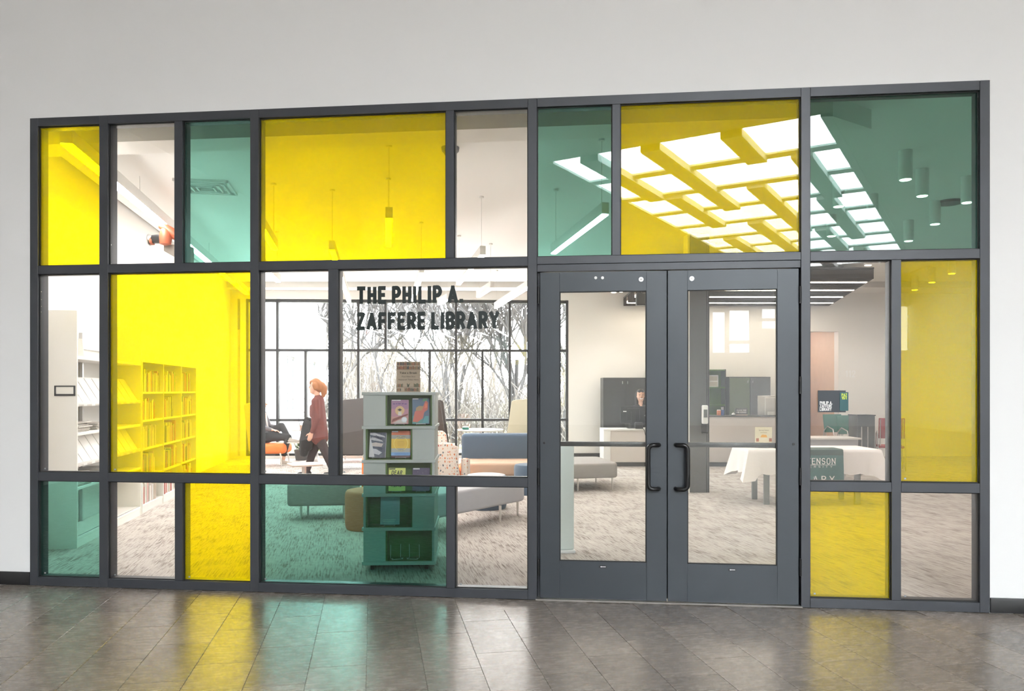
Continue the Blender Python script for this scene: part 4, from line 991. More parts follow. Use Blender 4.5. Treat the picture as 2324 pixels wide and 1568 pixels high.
# sofa
t = frame_thing('sofa', 'low sofa with navy backrest and tan seat', 'sofa', -.14, 12.5)
mk('backrest', MB().box(-.70, .50, .28, .56, .36, .84), 'navy_fabric', t, bev=.06, seg=4, smooth=60)
mk('seat', MB().box(-.70, .50, -.50, .30, .22, .43), 'tan_leather', t, bev=.045, seg=4, smooth=60)
for x in (-.6, .40):
    for y in (-.42, .45): mk('leg', MB().tube([(x, y, 0), (x, y, .24)], .016, 10), 'brushed', t)
# patterned loveseats
def loveseat(label, X, Z, rot, w, h):
    t = frame_thing('loveseat', label, 'sofa', X, Z, 0, rot)
    mk('outer_back', MB().xprism([(-w/2-.02, .14), (w/2+.03, .14), (w/2-.07, h-.05), (w/2-.13, h), (-w/2+.10, h), (-w/2+.05, h-.05)], 0, .07), 'pattern_fabric', t, bev=.02, seg=3, smooth=60)
    mk('inner_back', MB().xprism([(-w/2-.01, .30), (w/2+.02, .30), (w/2-.12, h-.02), (-w/2+.10, h-.02)], .071, .16), 'orange_fabric', t, bev=.025, seg=3, smooth=60)
    mk('seat', MB().box(-w/2, w/2, .161, .78, .16, .43), 'orange_fabric', t, bev=.05, seg=4, smooth=60)
    for s in (-1, 1):
        mk('arm', MB().yprism([(.07, .14), (.72, .14), (.70, .54), (.10, .60)], s*w/2-.05+(.055*s), s*w/2+.05+(.055*s)), 'orange_fabric' if s < 0 else 'pattern_fabric', t, bev=.025, seg=3, smooth=60)
        for y in (.08, .68): mk('leg', MB().tube([(s*(w/2-.1), y, 0), (s*(w/2-.1), y, .17)], .014, 8), 'brushed', t)
    return t
loveseat('orange loveseat with a patterned outer back behind the display tower', -1.38, 10.85, 0, 1.30, .82)
loveseat('far patterned loveseat beside the navy sofa', -1.62, 13.3, 0, 1.10, .86)
# high-back booth chairs
def booth(label, X, Z, face, m, seatm, w=.66, h=1.38):
    """face: +1 sits facing right, -1 facing left"""
    t = frame_thing('booth_chair', label, 'chair', X, Z); s = face
    mk('wing_panel', MB().xprism([(-s*.36, .30), (s*.34, .30), (s*.33, .62), (s*.23, h-.05), (s*.19, h-.02), (-s*.42, h+.04)], -w/2, -w/2+.05), m, t, bev=.012, seg=2)
    mk('wing_panel', MB().xprism([(-s*.36, .30), (s*.34, .30), (s*.33, .62), (s*.23, h-.05), (s*.19, h-.02), (-s*.42, h+.04)], w/2-.05, w/2), m, t, bev=.012, seg=2)
    mk('back_panel', MB().xprism([(-s*.42, .30), (-s*.36, .30), (-s*.42, h), (-s*.48, h)], -w/2, w/2), m, t, bev=.012, seg=2)
    mk('seat', MB().box(-.34 if s > 0 else -.36, .36 if s > 0 else .34, -w/2+.055, w/2-.055, .28, .45), seatm, t, bev=.05, seg=4, smooth=60)
    for x in (-.30, .30):
        for y in (-.25, .25): mk('leg', MB().tube([(x*1.1, y*1.1, 0), (x, y, .30)], .014, 8), 'brushed', t)
    return t
booth('charcoal high-back booth chair with its side to the glass', -3.22, 15.4, -1, 'dark_fabric', 'dark_fabric')
booth('dark brown high-back booth chair facing the round table', -1.62, 15.3, 1, 'umber_fabric', 'umber_fabric')
booth('olive beige high-back booth chair facing the round table', .22, 15.3, -1, 'olive_fabric', 'olive_fabric')
def round_table(label, X, Z, r, h, m):
    t = frame_thing('round_table', label, 'table', X, Z)
    mk('tabletop', MB().lathe([(r-.01, h-.03), (r, h-.02), (r, h-.006), (r-.008, h)], 36), m, t, smooth=50)
    mk('pedestal', MB().lathe([(.25, 0), (.25, .012), (.17, .03), (.09, .09), (.05, .20), (.035, .36), (.032, h-.03)], 24), 'brushed', t, smooth=60)
    return t
round_table('round white pedestal table between the dark brown and olive booth chairs', -.66, 16.1, .48, .745, 'white_top')
round_table('round pedestal table with a drink on it in front of the seated reader', -4.12, 16.2, .52, .745, 'white_top')
t = frame_thing('drinks_can', 'small green tin on the round white table', 'tin', -.96, 15.95, .745)
mk('tin', MB().lathe([(.065, 0), (.07, .006), (.07, .045), (.06, .05)], 18), 'teal_fabric', t, smooth=50); mk('lid', MB().lathe([(.072, .05), (.072, .06), (.02, .066)], 18), 'white_plastic', t)
p = at(684, 969, 16.2); t = frame_thing('iced_coffee', 'clear plastic cup of iced coffee on the round table', 'cup', (684-CXP)/F*16.1, 16.1, .745)
mk('cup', MB().lathe([(.032, 0), (.045, .13)], 18), 'cup_plastic', t, smooth=50); mk('coffee', MB().lathe([(.030, .003), (.039, .085)], 18), 'tan_leather', t, smooth=50); mk('lid', MB().lathe([(.047, .13), (.047, .14), (.03, .152)], 18), 'white_plastic', t)
t = frame_thing('phone', 'small dark phone standing beside the iced coffee', 'phone', (692-CXP)/F*16.1, 16.1, .745)
mk('body', MB().box(-.035, .035, 0, .009, 0, .14), 'black_plastic', t, bev=.003); mk('prop', MB().box(-.02, .02, .009, .05, 0, .01), 'black_plastic', t, smooth=0)
# reader's chair
t = frame_thing('lounge_chair', 'high-back lounge chair with pink back and orange seat under the seated reader', 'chair', -4.98, 16.1)
mk('back_shell', MB().xprism([(-.42, .30), (-.26, .30), (-.36, 1.28), (-.44, 1.30), (-.52, 1.26)], -.31, .31), 'rose_fabric', t, bev=.03, seg=3, smooth=60)
mk('seat', MB().box(-.28, .32, -.30, .30, .25, .46), 'orange_fabric', t, bev=.08, seg=5, smooth=60)
for x, y in ((-.32, -.26), (.22, -.26), (-.32, .26), (.22, .26)): mk('leg', MB().tube([(x*1.15, y*1.1, 0), (x, y, .28)], .014, 8), 'brushed', t)
t = frame_thing('lounge_chair', 'orange-seated lounge chair on the far side of the reader’s table'.replace('’', "'"), 'chair', -3.36+.02, 17.0-.25)
t.location = cw(-3.45, 17.0); 
mk('back_shell', MB().xprism([(.42, .30), (.26, .30), (.34, .86), (.42, .90), (.50, .86)], -.28, .28), 'rose_fabric', t, bev=.03, seg=3, smooth=60)
mk('seat', MB().box(-.32, .28, -.28, .28, .25, .46), 'orange_fabric', t, bev=.07, seg=5, smooth=60)
for x, y in ((-.26, -.24), (.30, -.24), (-.26, .24), (.30, .24)): mk('leg', MB().tube([(x*1.1, y*1.1, 0), (x, y, .28)], .014, 8), 'brushed', t)
# side table
t = frame_thing('side_table', 'small wooden side table with a square top and single leg', 'table', (692-CXP)/F*11.15, 11.15, 0, R(28))
mk('tabletop', MB().prism(rpoly([(-.22, -.22), (.22, -.22), (.22, .22), (-.22, .22)], .05), .475, .50), 'wood_top', t, bev=.004, seg=1)
mk('leg', MB().tube([(0, .05, .02), (0, .05, .475)], .032, 12), 'brushed', t, smooth=60)
mk('foot', MB().prism(rpoly([(-.16, -.14), (.16, -.14), (.16, .16), (-.16, .16)], .04), 0, .02), 'brushed', t)
# potted plant by the window
t = frame_thing('potted_plant', 'leafy green plant on the floor by the window wall', 'plant', (685-CXP)/F*17.2, 17.2)
mk('pot', MB().lathe([(.13, 0), (.17, .22), (.16, .24)], 18), 'dark_fabric', t, smooth=50)
rl = random.Random(9)
for k in range(46):
    a = rl.uniform(0, 6.28); e = rl.uniform(.1, 1.2); L = rl.uniform(.12, .30); b0 = Vector((rl.uniform(-.06,.06), rl.uniform(-.06,.06), .22+rl.uniform(0,.15)))
    d = Vector((math.cos(a)*math.cos(e), math.sin(a)*math.cos(e), math.sin(e))); s = d.cross(Vector((0,0,1))).normalized()*.035
    mk('leaf', MB().add([b0, b0+d*L*.5+s, b0+d*L+Vector((0,0,-.03)), b0+d*L*.5-s, b0+d*L*.5+Vector((0,0,.012))], [(0,1,4),(1,2,4),(2,3,4),(3,0,4)]), 'leaf_green', t, smooth=60, fix=False)

# ================================================================== entrance side
# security gate panel
t = thing('security_gate', 'pale translucent security gate panel just inside the entrance door', 'security gate', cw((1270-CXP)/F*7.4, 7.4), A0 + R(3))
mk('panel', MB().box(-.14, .14, 0, .05, .03, 1.06), 'acrylic', t, bev=.012, seg=3, smooth=50)
mk('base', MB().box(-.15, .15, -.03, .08, 0, .03), 'white_plastic', t, bev=.006)
# column and dispenser
t = thing('column', 'square dark charcoal column with a hand sanitizer dispenser', 'column', cw((1588-CXP)/F*11.75, 11.9), A0)
mk('shaft', MB().box(-.148, .148, -.15, .15, 0, LC), 'cabinet_grey', t, bev=.004, seg=1)
mk('white_strip', MB().box(-.182, -.152, -.15, .15, 0, LC), 'white_metal', t, smooth=0)  # plain white strip down the column's left side
for x in (.10, .13): mk('edge_strip', MB().box(x, x+.008, -.156, -.1505, 0, LC), 'black_metal', t, smooth=0)
p = at(1599, 962, 11.70)
t2 = thing('sanitizer_dispenser', 'white wall hand sanitizer dispenser on the dark column', 'dispenser', p, A0)
mk('housing', MB().box(-.045, .045, -.06, .03, 0, .285), 'white_plastic', t2, bev=.02, seg=3, smooth=50)
mk('window', MB().box(-.028, .028, -.064, -.058, .10, .22), 'cabinet_grey', t2, bev=.002)
mk('drip_tray', MB().box(-.04, .04, -.055, .03, -.14, -.128).box(-.04, .04, .02, .03, -.14, .0), 'black_plastic', t2, smooth=0)
# reception desk
DZ = 15.72
t = frame_thing('reception_desk', 'long reception desk with pale panels, raised counter and dark base', 'desk', (1370-CXP)/F*DZ, DZ)
x1 = (1470-1370)/F*DZ; x2 = (1815-1370)/F*DZ
mk('low_front', MB().box(.14, x1, .02, .06, .09, .735), 'desk_panel', t, smooth=0)
mk('low_top', MB().box(0, x1, 0, .70, .735, .765), 'white_top', t, bev=.003)
mk('end_panel', MB().box(0, .14, .0, .70, .09, .735), 'white_top', t, bev=.003)
mk('high_front', MB().box(x1, x2, 0, .05, .09, 1.02), 'desk_panel', t, bev=.003)
mk('counter_top', MB().box(x1-.01, x2, -.02, .34, 1.02, 1.045), 'cabinet_grey', t, bev=.003)
mk('work_top', MB().box(x1, x2, .06, .80, .735, .765), 'white_top', t, smooth=0)
mk('base_kick', MB().box(.05, x2-.03, .05, .16, 0, .09), 'cabinet_dark', t, smooth=0)
mk('end_panel', MB().box(x2, x2+.04, 0, .8, .0, 1.045), 'desk_panel', t, smooth=0)
# monitors
def monitor(label, px, Z, zt, w, h, silver, rot=0):
    t = frame_thing('monitor', label, 'monitor', (px-CXP)/F*Z, Z, zt, rot); m = 'brushed' if silver else 'black_plastic'
    mk('shell', MB().box(-w/2, w/2, 0, .03, .10, .10+h), m, t, bev=.01)
    mk('rear_bulge', MB().box(-w/4, w/4, -.03, .0, .16, .06+h), m, t, bev=.012)
    mk('screen', MB().box(-w/2+.015, w/2-.015, .0302, .0312, .115, .085+h), 'screen_glow', t, smooth=0)
    mk('neck', MB().box(-.05 if not silver else -.11, .05 if not silver else .11, -.05, -.035, .0, .34), m, t, bev=.003)
    mk('foot', MB().box(-.13, .13, -.12, .10, 0, .012), m, t, bev=.003)
    if not silver: mk('badge', MB().box(-w/2+.05, -w/2+.12, -.0312, -.0302, h-.02, h), 'white_plastic', t, smooth=0)
    return t
monitor('black monitor seen from behind on the low desk', 1437, 16.15, .766, .53, .36, False)
monitor('silver monitor seen from behind on the raised counter side', 1752, 16.28, .766, .60, .58, True)
t = frame_thing('receipt_printer', 'small black printer on the low desk in front of the monitor', 'printer', (1449-CXP)/F*15.95, 15.93, .766)
mk('body', MB().box(-.08, .08, -.10, .06, 0, .13), 'black_plastic', t, bev=.015, seg=3); mk('slot', MB().box(-.05, .05, -.04, .0, .13, .133), 'cabinet_grey', t, smooth=0)
mk('cable', MB().tube([(.03, -.10, .02), (.05, -.20, .015), (.08, -.226, -.02), (.10, -.226, -.12), (.16, -.226, -.22)], .006, 6), 'black_plastic', t, smooth=60)
t = frame_thing('service_sign', 'black counter sign reading Please Ring For Service', 'sign', (1683.5-CXP)/F*15.78, 15.80, 1.046)
mk('block', MB().box(-.125, .125, 0, .03, .0, .15), 'cabinet_grey', t, bev=.002); mk('foot', MB().box(-.12, .12, -.03, 0, 0, .015), 'wood_top', t, smooth=0)
block('lettering', 'PLEASE RING', -.10, .10, .088, .117, -.0002, 'white_print', t); block('lettering', 'FOR SERVICE', -.10, .10, .045, .074, -.0002, 'white_print', t)
t = frame_thing('desk_bell', 'brass and steel call bell beside the service sign', 'bell', (1665-CXP)/F*15.78, 15.80, 1.046)
mk('base', MB().lathe([(.042, 0), (.042, .012)], 20), 'black_plastic', t); mk('dome', MB().lathe([(.038, .012), (.034, .03), (.02, .045), (.004, .05)], 20), 'steel', t, smooth=60); mk('plunger', MB().tube([(0, 0, .05), (0, 0, .062)], .005, 8), 'steel', t)
t = frame_thing('pen_cup', 'blue cup of pens on the counter by the green shelf', 'cup', (1640.5-CXP)/F*15.8, 15.82, 1.046)
mk('cup', MB().lathe([(.034, 0), (.036, .11)], 16), 'blue_plastic', t, smooth=50)
for k in range(3): mk('pen', MB().tube([(.01*k-.01, 0, .02), (.02*k-.025, .01, .17)], .004, 6), 'white_plastic', t)
t = frame_thing('card_box', 'small orange box of cards on the counter', 'box', (1632-CXP)/F*15.8, 15.82, 1.046); mk('box', MB().box(-.035, .035, -.03, .03, 0, .10), 'rust_fabric', t, bev=.002); mk('cards', MB().box(-.03, .03, -.025, .025, .1, .115), 'paper', t, smooth=0)
# storage behind the desk
def cabinet(label, px0, px1, pyt, Z, m, dm, doors=2, dep=.42):
    X0, X1 = (px0-CXP)/F*Z, (px1-CXP)/F*Z; h = EYE - (pyt-HOR)/F*Z; w = X1-X0
    t = frame_thing('storage_cabinet', label, 'cabinet', (X0+X1)/2, Z, 0, R(2.2))
    mk('body', MB().box(-w/2, w/2, .02, dep, .06, h), m, t, smooth=0); mk('plinth', MB().box(-w/2+.02, w/2-.02, .05, dep-.02, 0, .06), 'black_plastic', t, smooth=0)
    for k in range(doors):
        a_, b2 = -w/2 + w*k/doors + .006, -w/2 + w*(k+1)/doors - .006
        d_ = mk('door', MB().box(a_, b2, 0, .019, .07, h-.02), dm[k % len(dm)], t, bev=.002, seg=1)
        hx = b2-.05 if k % 2 == 0 else a_+.05; mk('handle', MB().box(hx-.008, hx+.008, -.02, 0, h-.14, h-.08), 'steel', d_, smooth=0)
    return t
cabinet('dark double-door storage cabinet behind the receptionist', 1369, 1468, 857, 17.3, 'cabinet_dark', ['cabinet_dark', 'cabinet_dark'])
cabinet('dark storage cabinet with one green door behind the silver monitor', 1655, 1750, 855, 17.35, 'cabinet_dark', ['taupe_green', 'cabinet_grey'])
def tall_shelf(label, px0, px1, pyt, Z, m, back):
    X0, X1 = (px0-CXP)/F*Z, (px1-CXP)/F*Z; h = EYE - (pyt-HOR)/F*Z; w = X1-X0
    t = frame_thing('open_shelf', label, 'shelf', (X0+X1)/2, Z, 0, R(2.2))
    mk('back_panel', MB().box(-w/2, w/2, .30, .32, 0, h), back, t, smooth=0)
    for s in (-w/2, w/2-.02): mk('side_panel', MB().box(s, s+.02, 0, .30, 0, h), m, t, smooth=0)
    for k in range(6): mk('shelf', MB().box(-w/2+.02, w/2-.02, .01, .30, .02+k*(h-.05)/5, .045+k*(h-.05)/5), back, t, smooth=0)
    return t
tall_shelf('green open shelf beside the dark column', 1598, 1648, 838, 17.45, 'cabinet_dark', 'green_laminate')
tall_shelf('narrow dark open shelf beside the receptionist', 1472, 1500, 838, 17.6, 'cabinet_dark', 'green_laminate')
X = (1618-CXP)/F*17.6
t = frame_thing('framed_photo', 'black and white picture leaning on the green shelf', 'picture', X, 17.63, 0); h_ = EYE - (838-HOR)/F*17.6
t.location = cw(X, 17.66, .02+4*(h_-.05)/5+.026)
mk('frame', MB().box(-.14, .14, 0, .015, 0, .27), 'white_print', t, bev=.002); mk('image', MB().box(-.12, .12, -.002, -.0005, .14, .25).box(-.12, .12, -.002, -.0005, .02, .12), 'newsprint', t, smooth=0)
# bin
t = frame_thing('recycling_bin', 'blue plastic recycling bin at the foot of the desk', 'bin', (1694-CXP)/F*15.4, 15.4)
mk('body', MB().lathe([(.12, 0), (.16, .40)], 4), 'blue_plastic', t, smooth=0); mk('rim', MB().lathe([(.172, .39), (.172, .42), (.15, .42)], 4), 'blue_plastic', t, smooth=0)
# cloth-covered table
CZ = 10.42; cxm = ((1703-CXP)/F*CZ + (1995-CXP)/F*CZ)/2; hl = .885; hd = .36
tb = frame_thing('folding_table', 'grey-legged folding table under a white cloth', 'table', cxm, CZ+hd)
mk('tabletop', MB().box(-hl, hl, -hd, hd, .715, .748), 'white_plastic', tb, bev=.006)
for x in (-.62, .62):
    for y in (-.26, .26): mk('leg', MB().box(x-.038, x+.038, y-.02, y+.02, 0, .715), 'white_metal' if False else 'cabinet_steel', tb, bev=.004)
def cloth():
    # closed table cloth: flat top, skirt that falls in soft folds and points at the corners
    b = MB(); per_ = []
    N = 30
    def edge(ax, ay, bx2, by2, n):
        return [(ax + (bx2-ax)*k/n, ay + (by2-ay)*k/n) for k in range(n)]
    e = .012
    loop = edge(-hl-e, -hd-e, hl+e, -hd-e, N) + edge(hl+e, -hd-e, hl+e, hd+e, 12) + edge(hl+e, hd+e, -hl-e, hd+e, N) + edge(-hl-e, hd+e, -hl-e, -hd-e, 12)
    n = len(loop); rows = 8; v = []
    for j in range(rows+1):
        f_ = j/rows
        for i, (x, y) in enumerate(loop):
            dx = min(abs(abs(x)-hl-e), 9); dy = min(abs(abs(y)-hd-e), 9)
            # distance to the nearest corner along the edge
            cd = math.hypot(abs(abs(x)-(hl+e)), abs(abs(y)-(hd+e)))
            corner = math.exp(-(cd/.10)**2)
            drop = .33 + .10*corner + .012*math.sin(i*1.7) 
            out = f_*(.02 + .055*corner*1.6 + .016*math.sin(i*1.3+.5)*f_)
            nx = (x/(hl+e)) if abs(abs(x)-hl-e) < 1e-6 else 0; ny = (y/(hd+e)) if abs(abs(y)-hd-e) < 1e-6 else 0
            v.append((x + nx*out, y + ny*out, .756 - drop*f_ if j else .757))
    f = [(j*n+i, j*n+(i+1) % n, (j+1)*n+(i+1) % n, (j+1)*n+i) for j in range(rows) for i in range(n)]
    v2 = [(x*.985, y*.97, .761) for x, y in loop]; o = len(v); v += v2
    f += [(o+i, o+(i+1) % n, (i+1) % n, i) for i in range(n)]; f.append(tuple(range(o, o+n)))
    return b.add(v, f)
tcl = setp(mk('tablecloth', cloth(), 'linen', loc=cw(cxm, CZ+hd), rot=A0, smooth=80), 'white cloth draped over the folding table by the doors', 'tablecloth')
# banner on the cloth
bx0, bx1 = (1772-CXP)/F*(CZ-.05), (1911-CXP)/F*(CZ-.05)
t = frame_thing('table_banner', 'green university library banner hung over the white tablecloth', 'banner', (bx0+bx1)/2, CZ-.055); bw = bx1-bx0
prof = [(.30, .768), (-.0, .768), (-.028, .758), (-.038, .70), (-.050, .50), (-.056, .22), (-.052, .22), (-.046, .50), (-.034, .70), (-.024, .755), (-.0, .764), (.30, .764)]
mk('cloth', MB().yprism(prof, -bw/2, bw/2), 'banner_green', t, smooth=50)
mk('top_band', MB().yprism([(.29, .772), (-.002, .772), (-.032, .760), (-.043, .69), (-.039, .69), (-.028, .757), (-.002, .769), (.29, .769)], -bw/2, bw/2), 'banner_dark', t, smooth=50)
def bt(body, px0, px1, py0, py1, **k):
    Zb = CZ-.11; block('lettering', body, (px0-CXP)/F*Zb-(bx0+bx1)/2, (px1-CXP)/F*Zb-(bx0+bx1)/2, EYE-(py1-HOR)/F*Zb, EYE-(py0-HOR)/F*Zb, -.0570, 'white_print', t, **k)
bt('STEVENSON', 1797, 1896, 1039.5, 1053.5, wt=.11, serif=.10, gap=.22); bt('UNIVERSITY', 1801, 1889, 1056.8, 1061.2, wt=.10, gap=.7)
Zb = CZ-.11; mk('rule', MB().box((1797-CXP)/F*Zb-(bx0+bx1)/2, (1897-CXP)/F*Zb-(bx0+bx1)/2, -.058, -.0572, EYE-(1055.4-HOR)/F*Zb, EYE-(1054.6-HOR)/F*Zb), 'white_print', t, smooth=0)
bt('LIBRARY', 1783, 1894, 1080, 1095, wt=.11, gap=.42)
# flyer stand
t = frame_thing('flyer_stand', 'cream event flyer in an acrylic stand on the white cloth', 'flyer', (1733-CXP)/F*(CZ+.25), CZ+.25, .766)
fw_, fh_ = .235, .285
mk('card', MB().box(-fw_/2, fw_/2, 0, .004, .0, fh_), pcol((.80, .74, .56)), t, smooth=0); mk('stand_foot', MB().box(-fw_/2, fw_/2, .004, .08, 0, .004), 'acrylic', t, smooth=0)
prints(t, fw_, fh_, 0, [('text', 'Spring Open', .22, .80, .80, .88, .0, (.25,.20,.12)), ('rects', [(.3,.72,.7,.74)], (.4,.34,.2)), ('poly', [(.30,.50),(.72,.50),(.66,.62),(.40,.64)], (.75,.38,.06)), ('rects', [(.06,.30,.22,.46),(.82,.30,.98,.46),(.06,.04,.22,.18),(.82,.04,.98,.18)], (.38,.12,.06)), ('rects', [(.36,.06,.44,.16),(.50,.06,.58,.16),(.62,.06,.68,.16)], (.45,.30,.15))], 'print')
# study furniture by the corridor
t = frame_thing('study_table', 'grey-blue study table between the corridor and the white cloth', 'table', (1880-CXP)/F*13.6, 13.7)
mk('tabletop', MB().box(-.60, .50, -.3, .35, .70, .73), 'white_top', t, bev=.004); mk('modesty_panel', MB().box(-.55, .45, -.25, -.23, .35, .70), 'grey_fabric', t, smooth=0)
for x in (-.55, .45):
    for y in (-.22, .28): mk('leg', MB().tube([(x, y, 0), (x, y, .70)], .018, 8), 'steel', t)
def simple_chair(label, px, Z, m, rot):
    t = frame_thing('stacking_chair', label, 'chair', (px-CXP)/F*Z, Z, 0, rot, 'stacking chairs by the far wall')
    mk('seat', MB().box(-.23, .23, -.22, .22, .43, .48), m, t, bev=.02, seg=3, smooth=60)
    mk('backrest', MB().yprism([(.20, .62), (.23, .62), (.30, 1.02), (.27, 1.02)], -.23, .23), m, t, bev=.012, seg=3, smooth=60)
    for s in (-1, 1):
        mk('frame_tube', MB().tube([(s*.24, -.20, 0), (s*.24, -.18, .44), (s*.24, -.10, .70), (s*.24, .10, .76), (s*.24, .22, .66), (s*.24, .24, .45), (s*.24, .28, 0)], .012, 8), 'steel', t, smooth=60)
        mk('back_post', MB().tube([(s*.20, .20, .46), (s*.20, .29, 1.0)], .011, 8), 'steel', t)
    return t
simple_chair('teal stacking chair nearest the tan corridor', 1906, 17.05, 'teal_fabric', R(12))
simple_chair('teal stacking chair beside the black book cart', 1939, 16.35, 'teal_fabric', R(12))
simple_chair('red stacking chair beside the black book cart', 2020, 15.2, 'red_fabric', R(160))
t = frame_thing('book_cart', 'tall black cart between the teal and red chairs', 'cart', (1966-CXP)/F*15.0, 15.0)
mk('body', MB().box(-.17, .17, 0, .40, .12, 1.06), 'cabinet_dark', t, bev=.006); mk('top', MB().box(-.18, .18, -.01, .41, 1.06, 1.08), 'black_plastic', t, smooth=0)
for x in (-.10, .02): mk('handle', MB().tube([(x, -.02, .45), (x, -.02, .85)], .010, 8), 'steel', t)
for x in (-.13, .13):
    for y in (.05, .35): mk('wheel', MB().tube([(x-.02, y, .06), (x+.02, y, .06)], .06, 14), 'black_rubber', t)
    mk('wheel_bracket', MB().box(x-.03, x+.03, .03, .37, .08, .12), 'black_metal', t, smooth=0)
# white room number on the far wall
t = thing('room_number', 'white numerals 112 on the pale far wall', 'sign', (cl + bd*bx_(1930) - bn*.003) + Vector((0, 0, bz(1930, 856))), BA)
block('numerals', '112', -.12, .12, 0, .16, 0, 'white_print', t, wt=.16)
# loudspeaker near the desk
p = at(1457, 692, 15.0); t = thing('loudspeaker', 'black loudspeaker hung from the ceiling near the slatted canopy', 'loudspeaker', p, A0)
mk('box', MB().box(-.10, .10, 0, .18, 0, .24), 'black_plastic', t, bev=.01); mk('stem', MB().tube([(0, .09, .24), (0, .09, LC-p.z)], .012, 8), 'black_metal', t); mk('grille', MB().box(-.085, .085, -.004, 0, .02, .22), 'cabinet_dark', t, smooth=0)

# ================================================================== people
def blob(name, chains, m, parent, voxel=.012, smooth_it=6):
    """one continuous skin grown over chains of (x, y, z, radius)"""
    b = bmesh.new()
    for ch in chains:
        for i in range(len(ch)):
            segs = [ch[i]] if i == len(ch)-1 else [tuple(ch[i][k] + (ch[i+1][k]-ch[i][k])*s for k in range(4)) for s in [q/8 for q in range(8)]]
            for (x, y, z, r) in segs:
                bmesh.ops.create_icosphere(b, subdivisions=2, radius=r, matrix=Matrix.Translation((x, y, z)))
    me = bpy.data.meshes.new(name); b.to_mesh(me); b.free()
    o = bpy.data.objects.new(name, me); col.objects.link(o)
    r = o.modifiers.new('r', 'REMESH'); r.mode = 'VOXEL'; r.voxel_size = voxel
    s = o.modifiers.new('s', 'SMOOTH'); s.iterations = smooth_it; s.factor = .5
    dg = bpy.context.evaluated_depsgraph_get(); me2 = bpy.data.meshes.new_from_object(o.evaluated_get(dg))
    o.modifiers.clear(); o.data = me2; bpy.data.meshes.remove(me); me2.name = name
    me2.shade_smooth(); me2.materials.clear(); me2.materials.append(M[m]); o.parent = parent; return o
def hand(base, d, n, s=1.0, curl=.5):
    """palm and five fingers: base point, finger direction d, palm normal n"""
    base, d, n = Vector(base), Vector(d).normalized(), Vector(n).normalized(); side = d.cross(n).normalized(); ch = []
    c = base + d*.045*s
    for k in (-1, -.33, .33, 1): ch.append([(*(base + side*k*.018*s), .016*s), (*(base + d*.085*s + side*k*.030*s), .014*s)])
    for k, L in ((-1, .060), (-.33, .078), (.33, .082), (1, .070)):
        p0 = base + d*.085*s + side*k*.030*s; p1 = p0 + (d*.9 + n*curl*.5).normalized()*L*.5*s; p2 = p1 + (d*.6 + n*curl*1.4).normalized()*L*.5*s
        ch.append([(*p0, .0095*s), (*p1, .0088*s), (*p2, .0075*s)])
    p0 = base + d*.02*s - side*.026*s; p1 = p0 + (d*.6 - side*.75 + n*.2).normalized()*.045*s; p2 = p1 + (d*.9 - side*.15 + n*.3).normalized()*.035*s
    ch.append([(*p0, .014*s), (*p1, .011*s), (*p2, .009*s)]); return ch
# --- woman walking (faces -x)
wk = frame_thing('person', 'woman in a dark red sweater walking past with a black coat over her arm', 'person', (719-CXP)/F*13.95, 13.95)
hx, hz = -.035, 1.625
body = [[(hx+.02, 0, hz+.045, .092), (hx+.005, 0, hz, .088), (hx-.015, 0, hz-.05, .074), (hx-.025, 0, hz-.085, .055)],       # skull to chin
        [(hx-.085, 0, hz+.005, .017), (hx-.105, 0, hz-.018, .015)], [(hx-.078, 0, hz-.055, .022)], [(hx-.062, 0, hz-.095, .028)],
        [(hx+.015, .078, hz-.005, .020)], [(hx+.015, -.078, hz-.005, .020)],
        [(hx+.02, 0, hz-.06, .055), (.02, 0, 1.44, .052), (.03, 0, 1.36, .07)],
        [(.02, 0, 1.34, .06), (.03, 0, 1.0, .06), (.04, 0, .90, .07)]]
body += [[(.02, -.17, 1.34, .055), (.05, -.20, 1.06, .042), (-.01, -.21, .86, .034), (-.035, -.21, .80, .028)]] + hand((-.04, -.21, .80), (-.35, 0, -1), (-.4, .9, 0), 1.05)
body += [[(.02, .17, 1.34, .055), (-.04, .21, 1.08, .042), (-.17, .20, .96, .034), (-.22, .19, .93, .028)]] + hand((-.225, .19, .93), (-1, -.2, -.5), (0, -.3, -1), 1.05, .9)
body += [[(.04, -.07, .86, .075), (.16, -.09, .50, .055), (.30, -.09, .14, .042)], [(.04, .07, .86, .075), (-.10, .09, .50, .055), (-.20, .09, .10, .042)]]
blob('body', body, 'skin', wk, .0095, 3)
swt = [[(.03, -.06, 1.37, .09), (.03, -.06, 1.15, .118), (.04, -.05, .95, .128), (.05, -.06, .70, .138)], [(.03, .06, 1.37, .09), (.03, .06, 1.15, .118), (.04, .05, .95, .128), (.05, .06, .70, .138)], [(.05, 0, 1.40, .075), (.05, 0, 1.15, .11), (.06, 0, .80, .125)],
       [(-.03, 0, 1.24, .10), (-.05, 0, 1.12, .085)], [(.02, 0, 1.43, .068), (.02, 0, 1.36, .085)], [(.08, 0, .86, .12), (.08, 0, .70, .13)],
       [(.02, -.17, 1.355, .078), (.05, -.205, 1.06, .062), (-.01, -.215, .87, .048), (-.028, -.212, .825, .044)], [(.02, .17, 1.355, .078), (-.04, .215, 1.08, .06), (-.15, .205, .975, .046)]]
blob('sweater', swt, 'sweater_red', wk, .012)
blob('trousers', [[(.05, -.075, .74, .105), (.11, -.08, .60, .094), (.19, -.09, .42, .078), (.28, -.09, .20, .066), (.31, -.09, .12, .062)], [(.05, .075, .74, .105), (-.02, .08, .60, .094), (-.10, .09, .42, .078), (-.17, .09, .20, .066), (-.20, .09, .11, .062)]], 'cloth_plum', wk, .012)
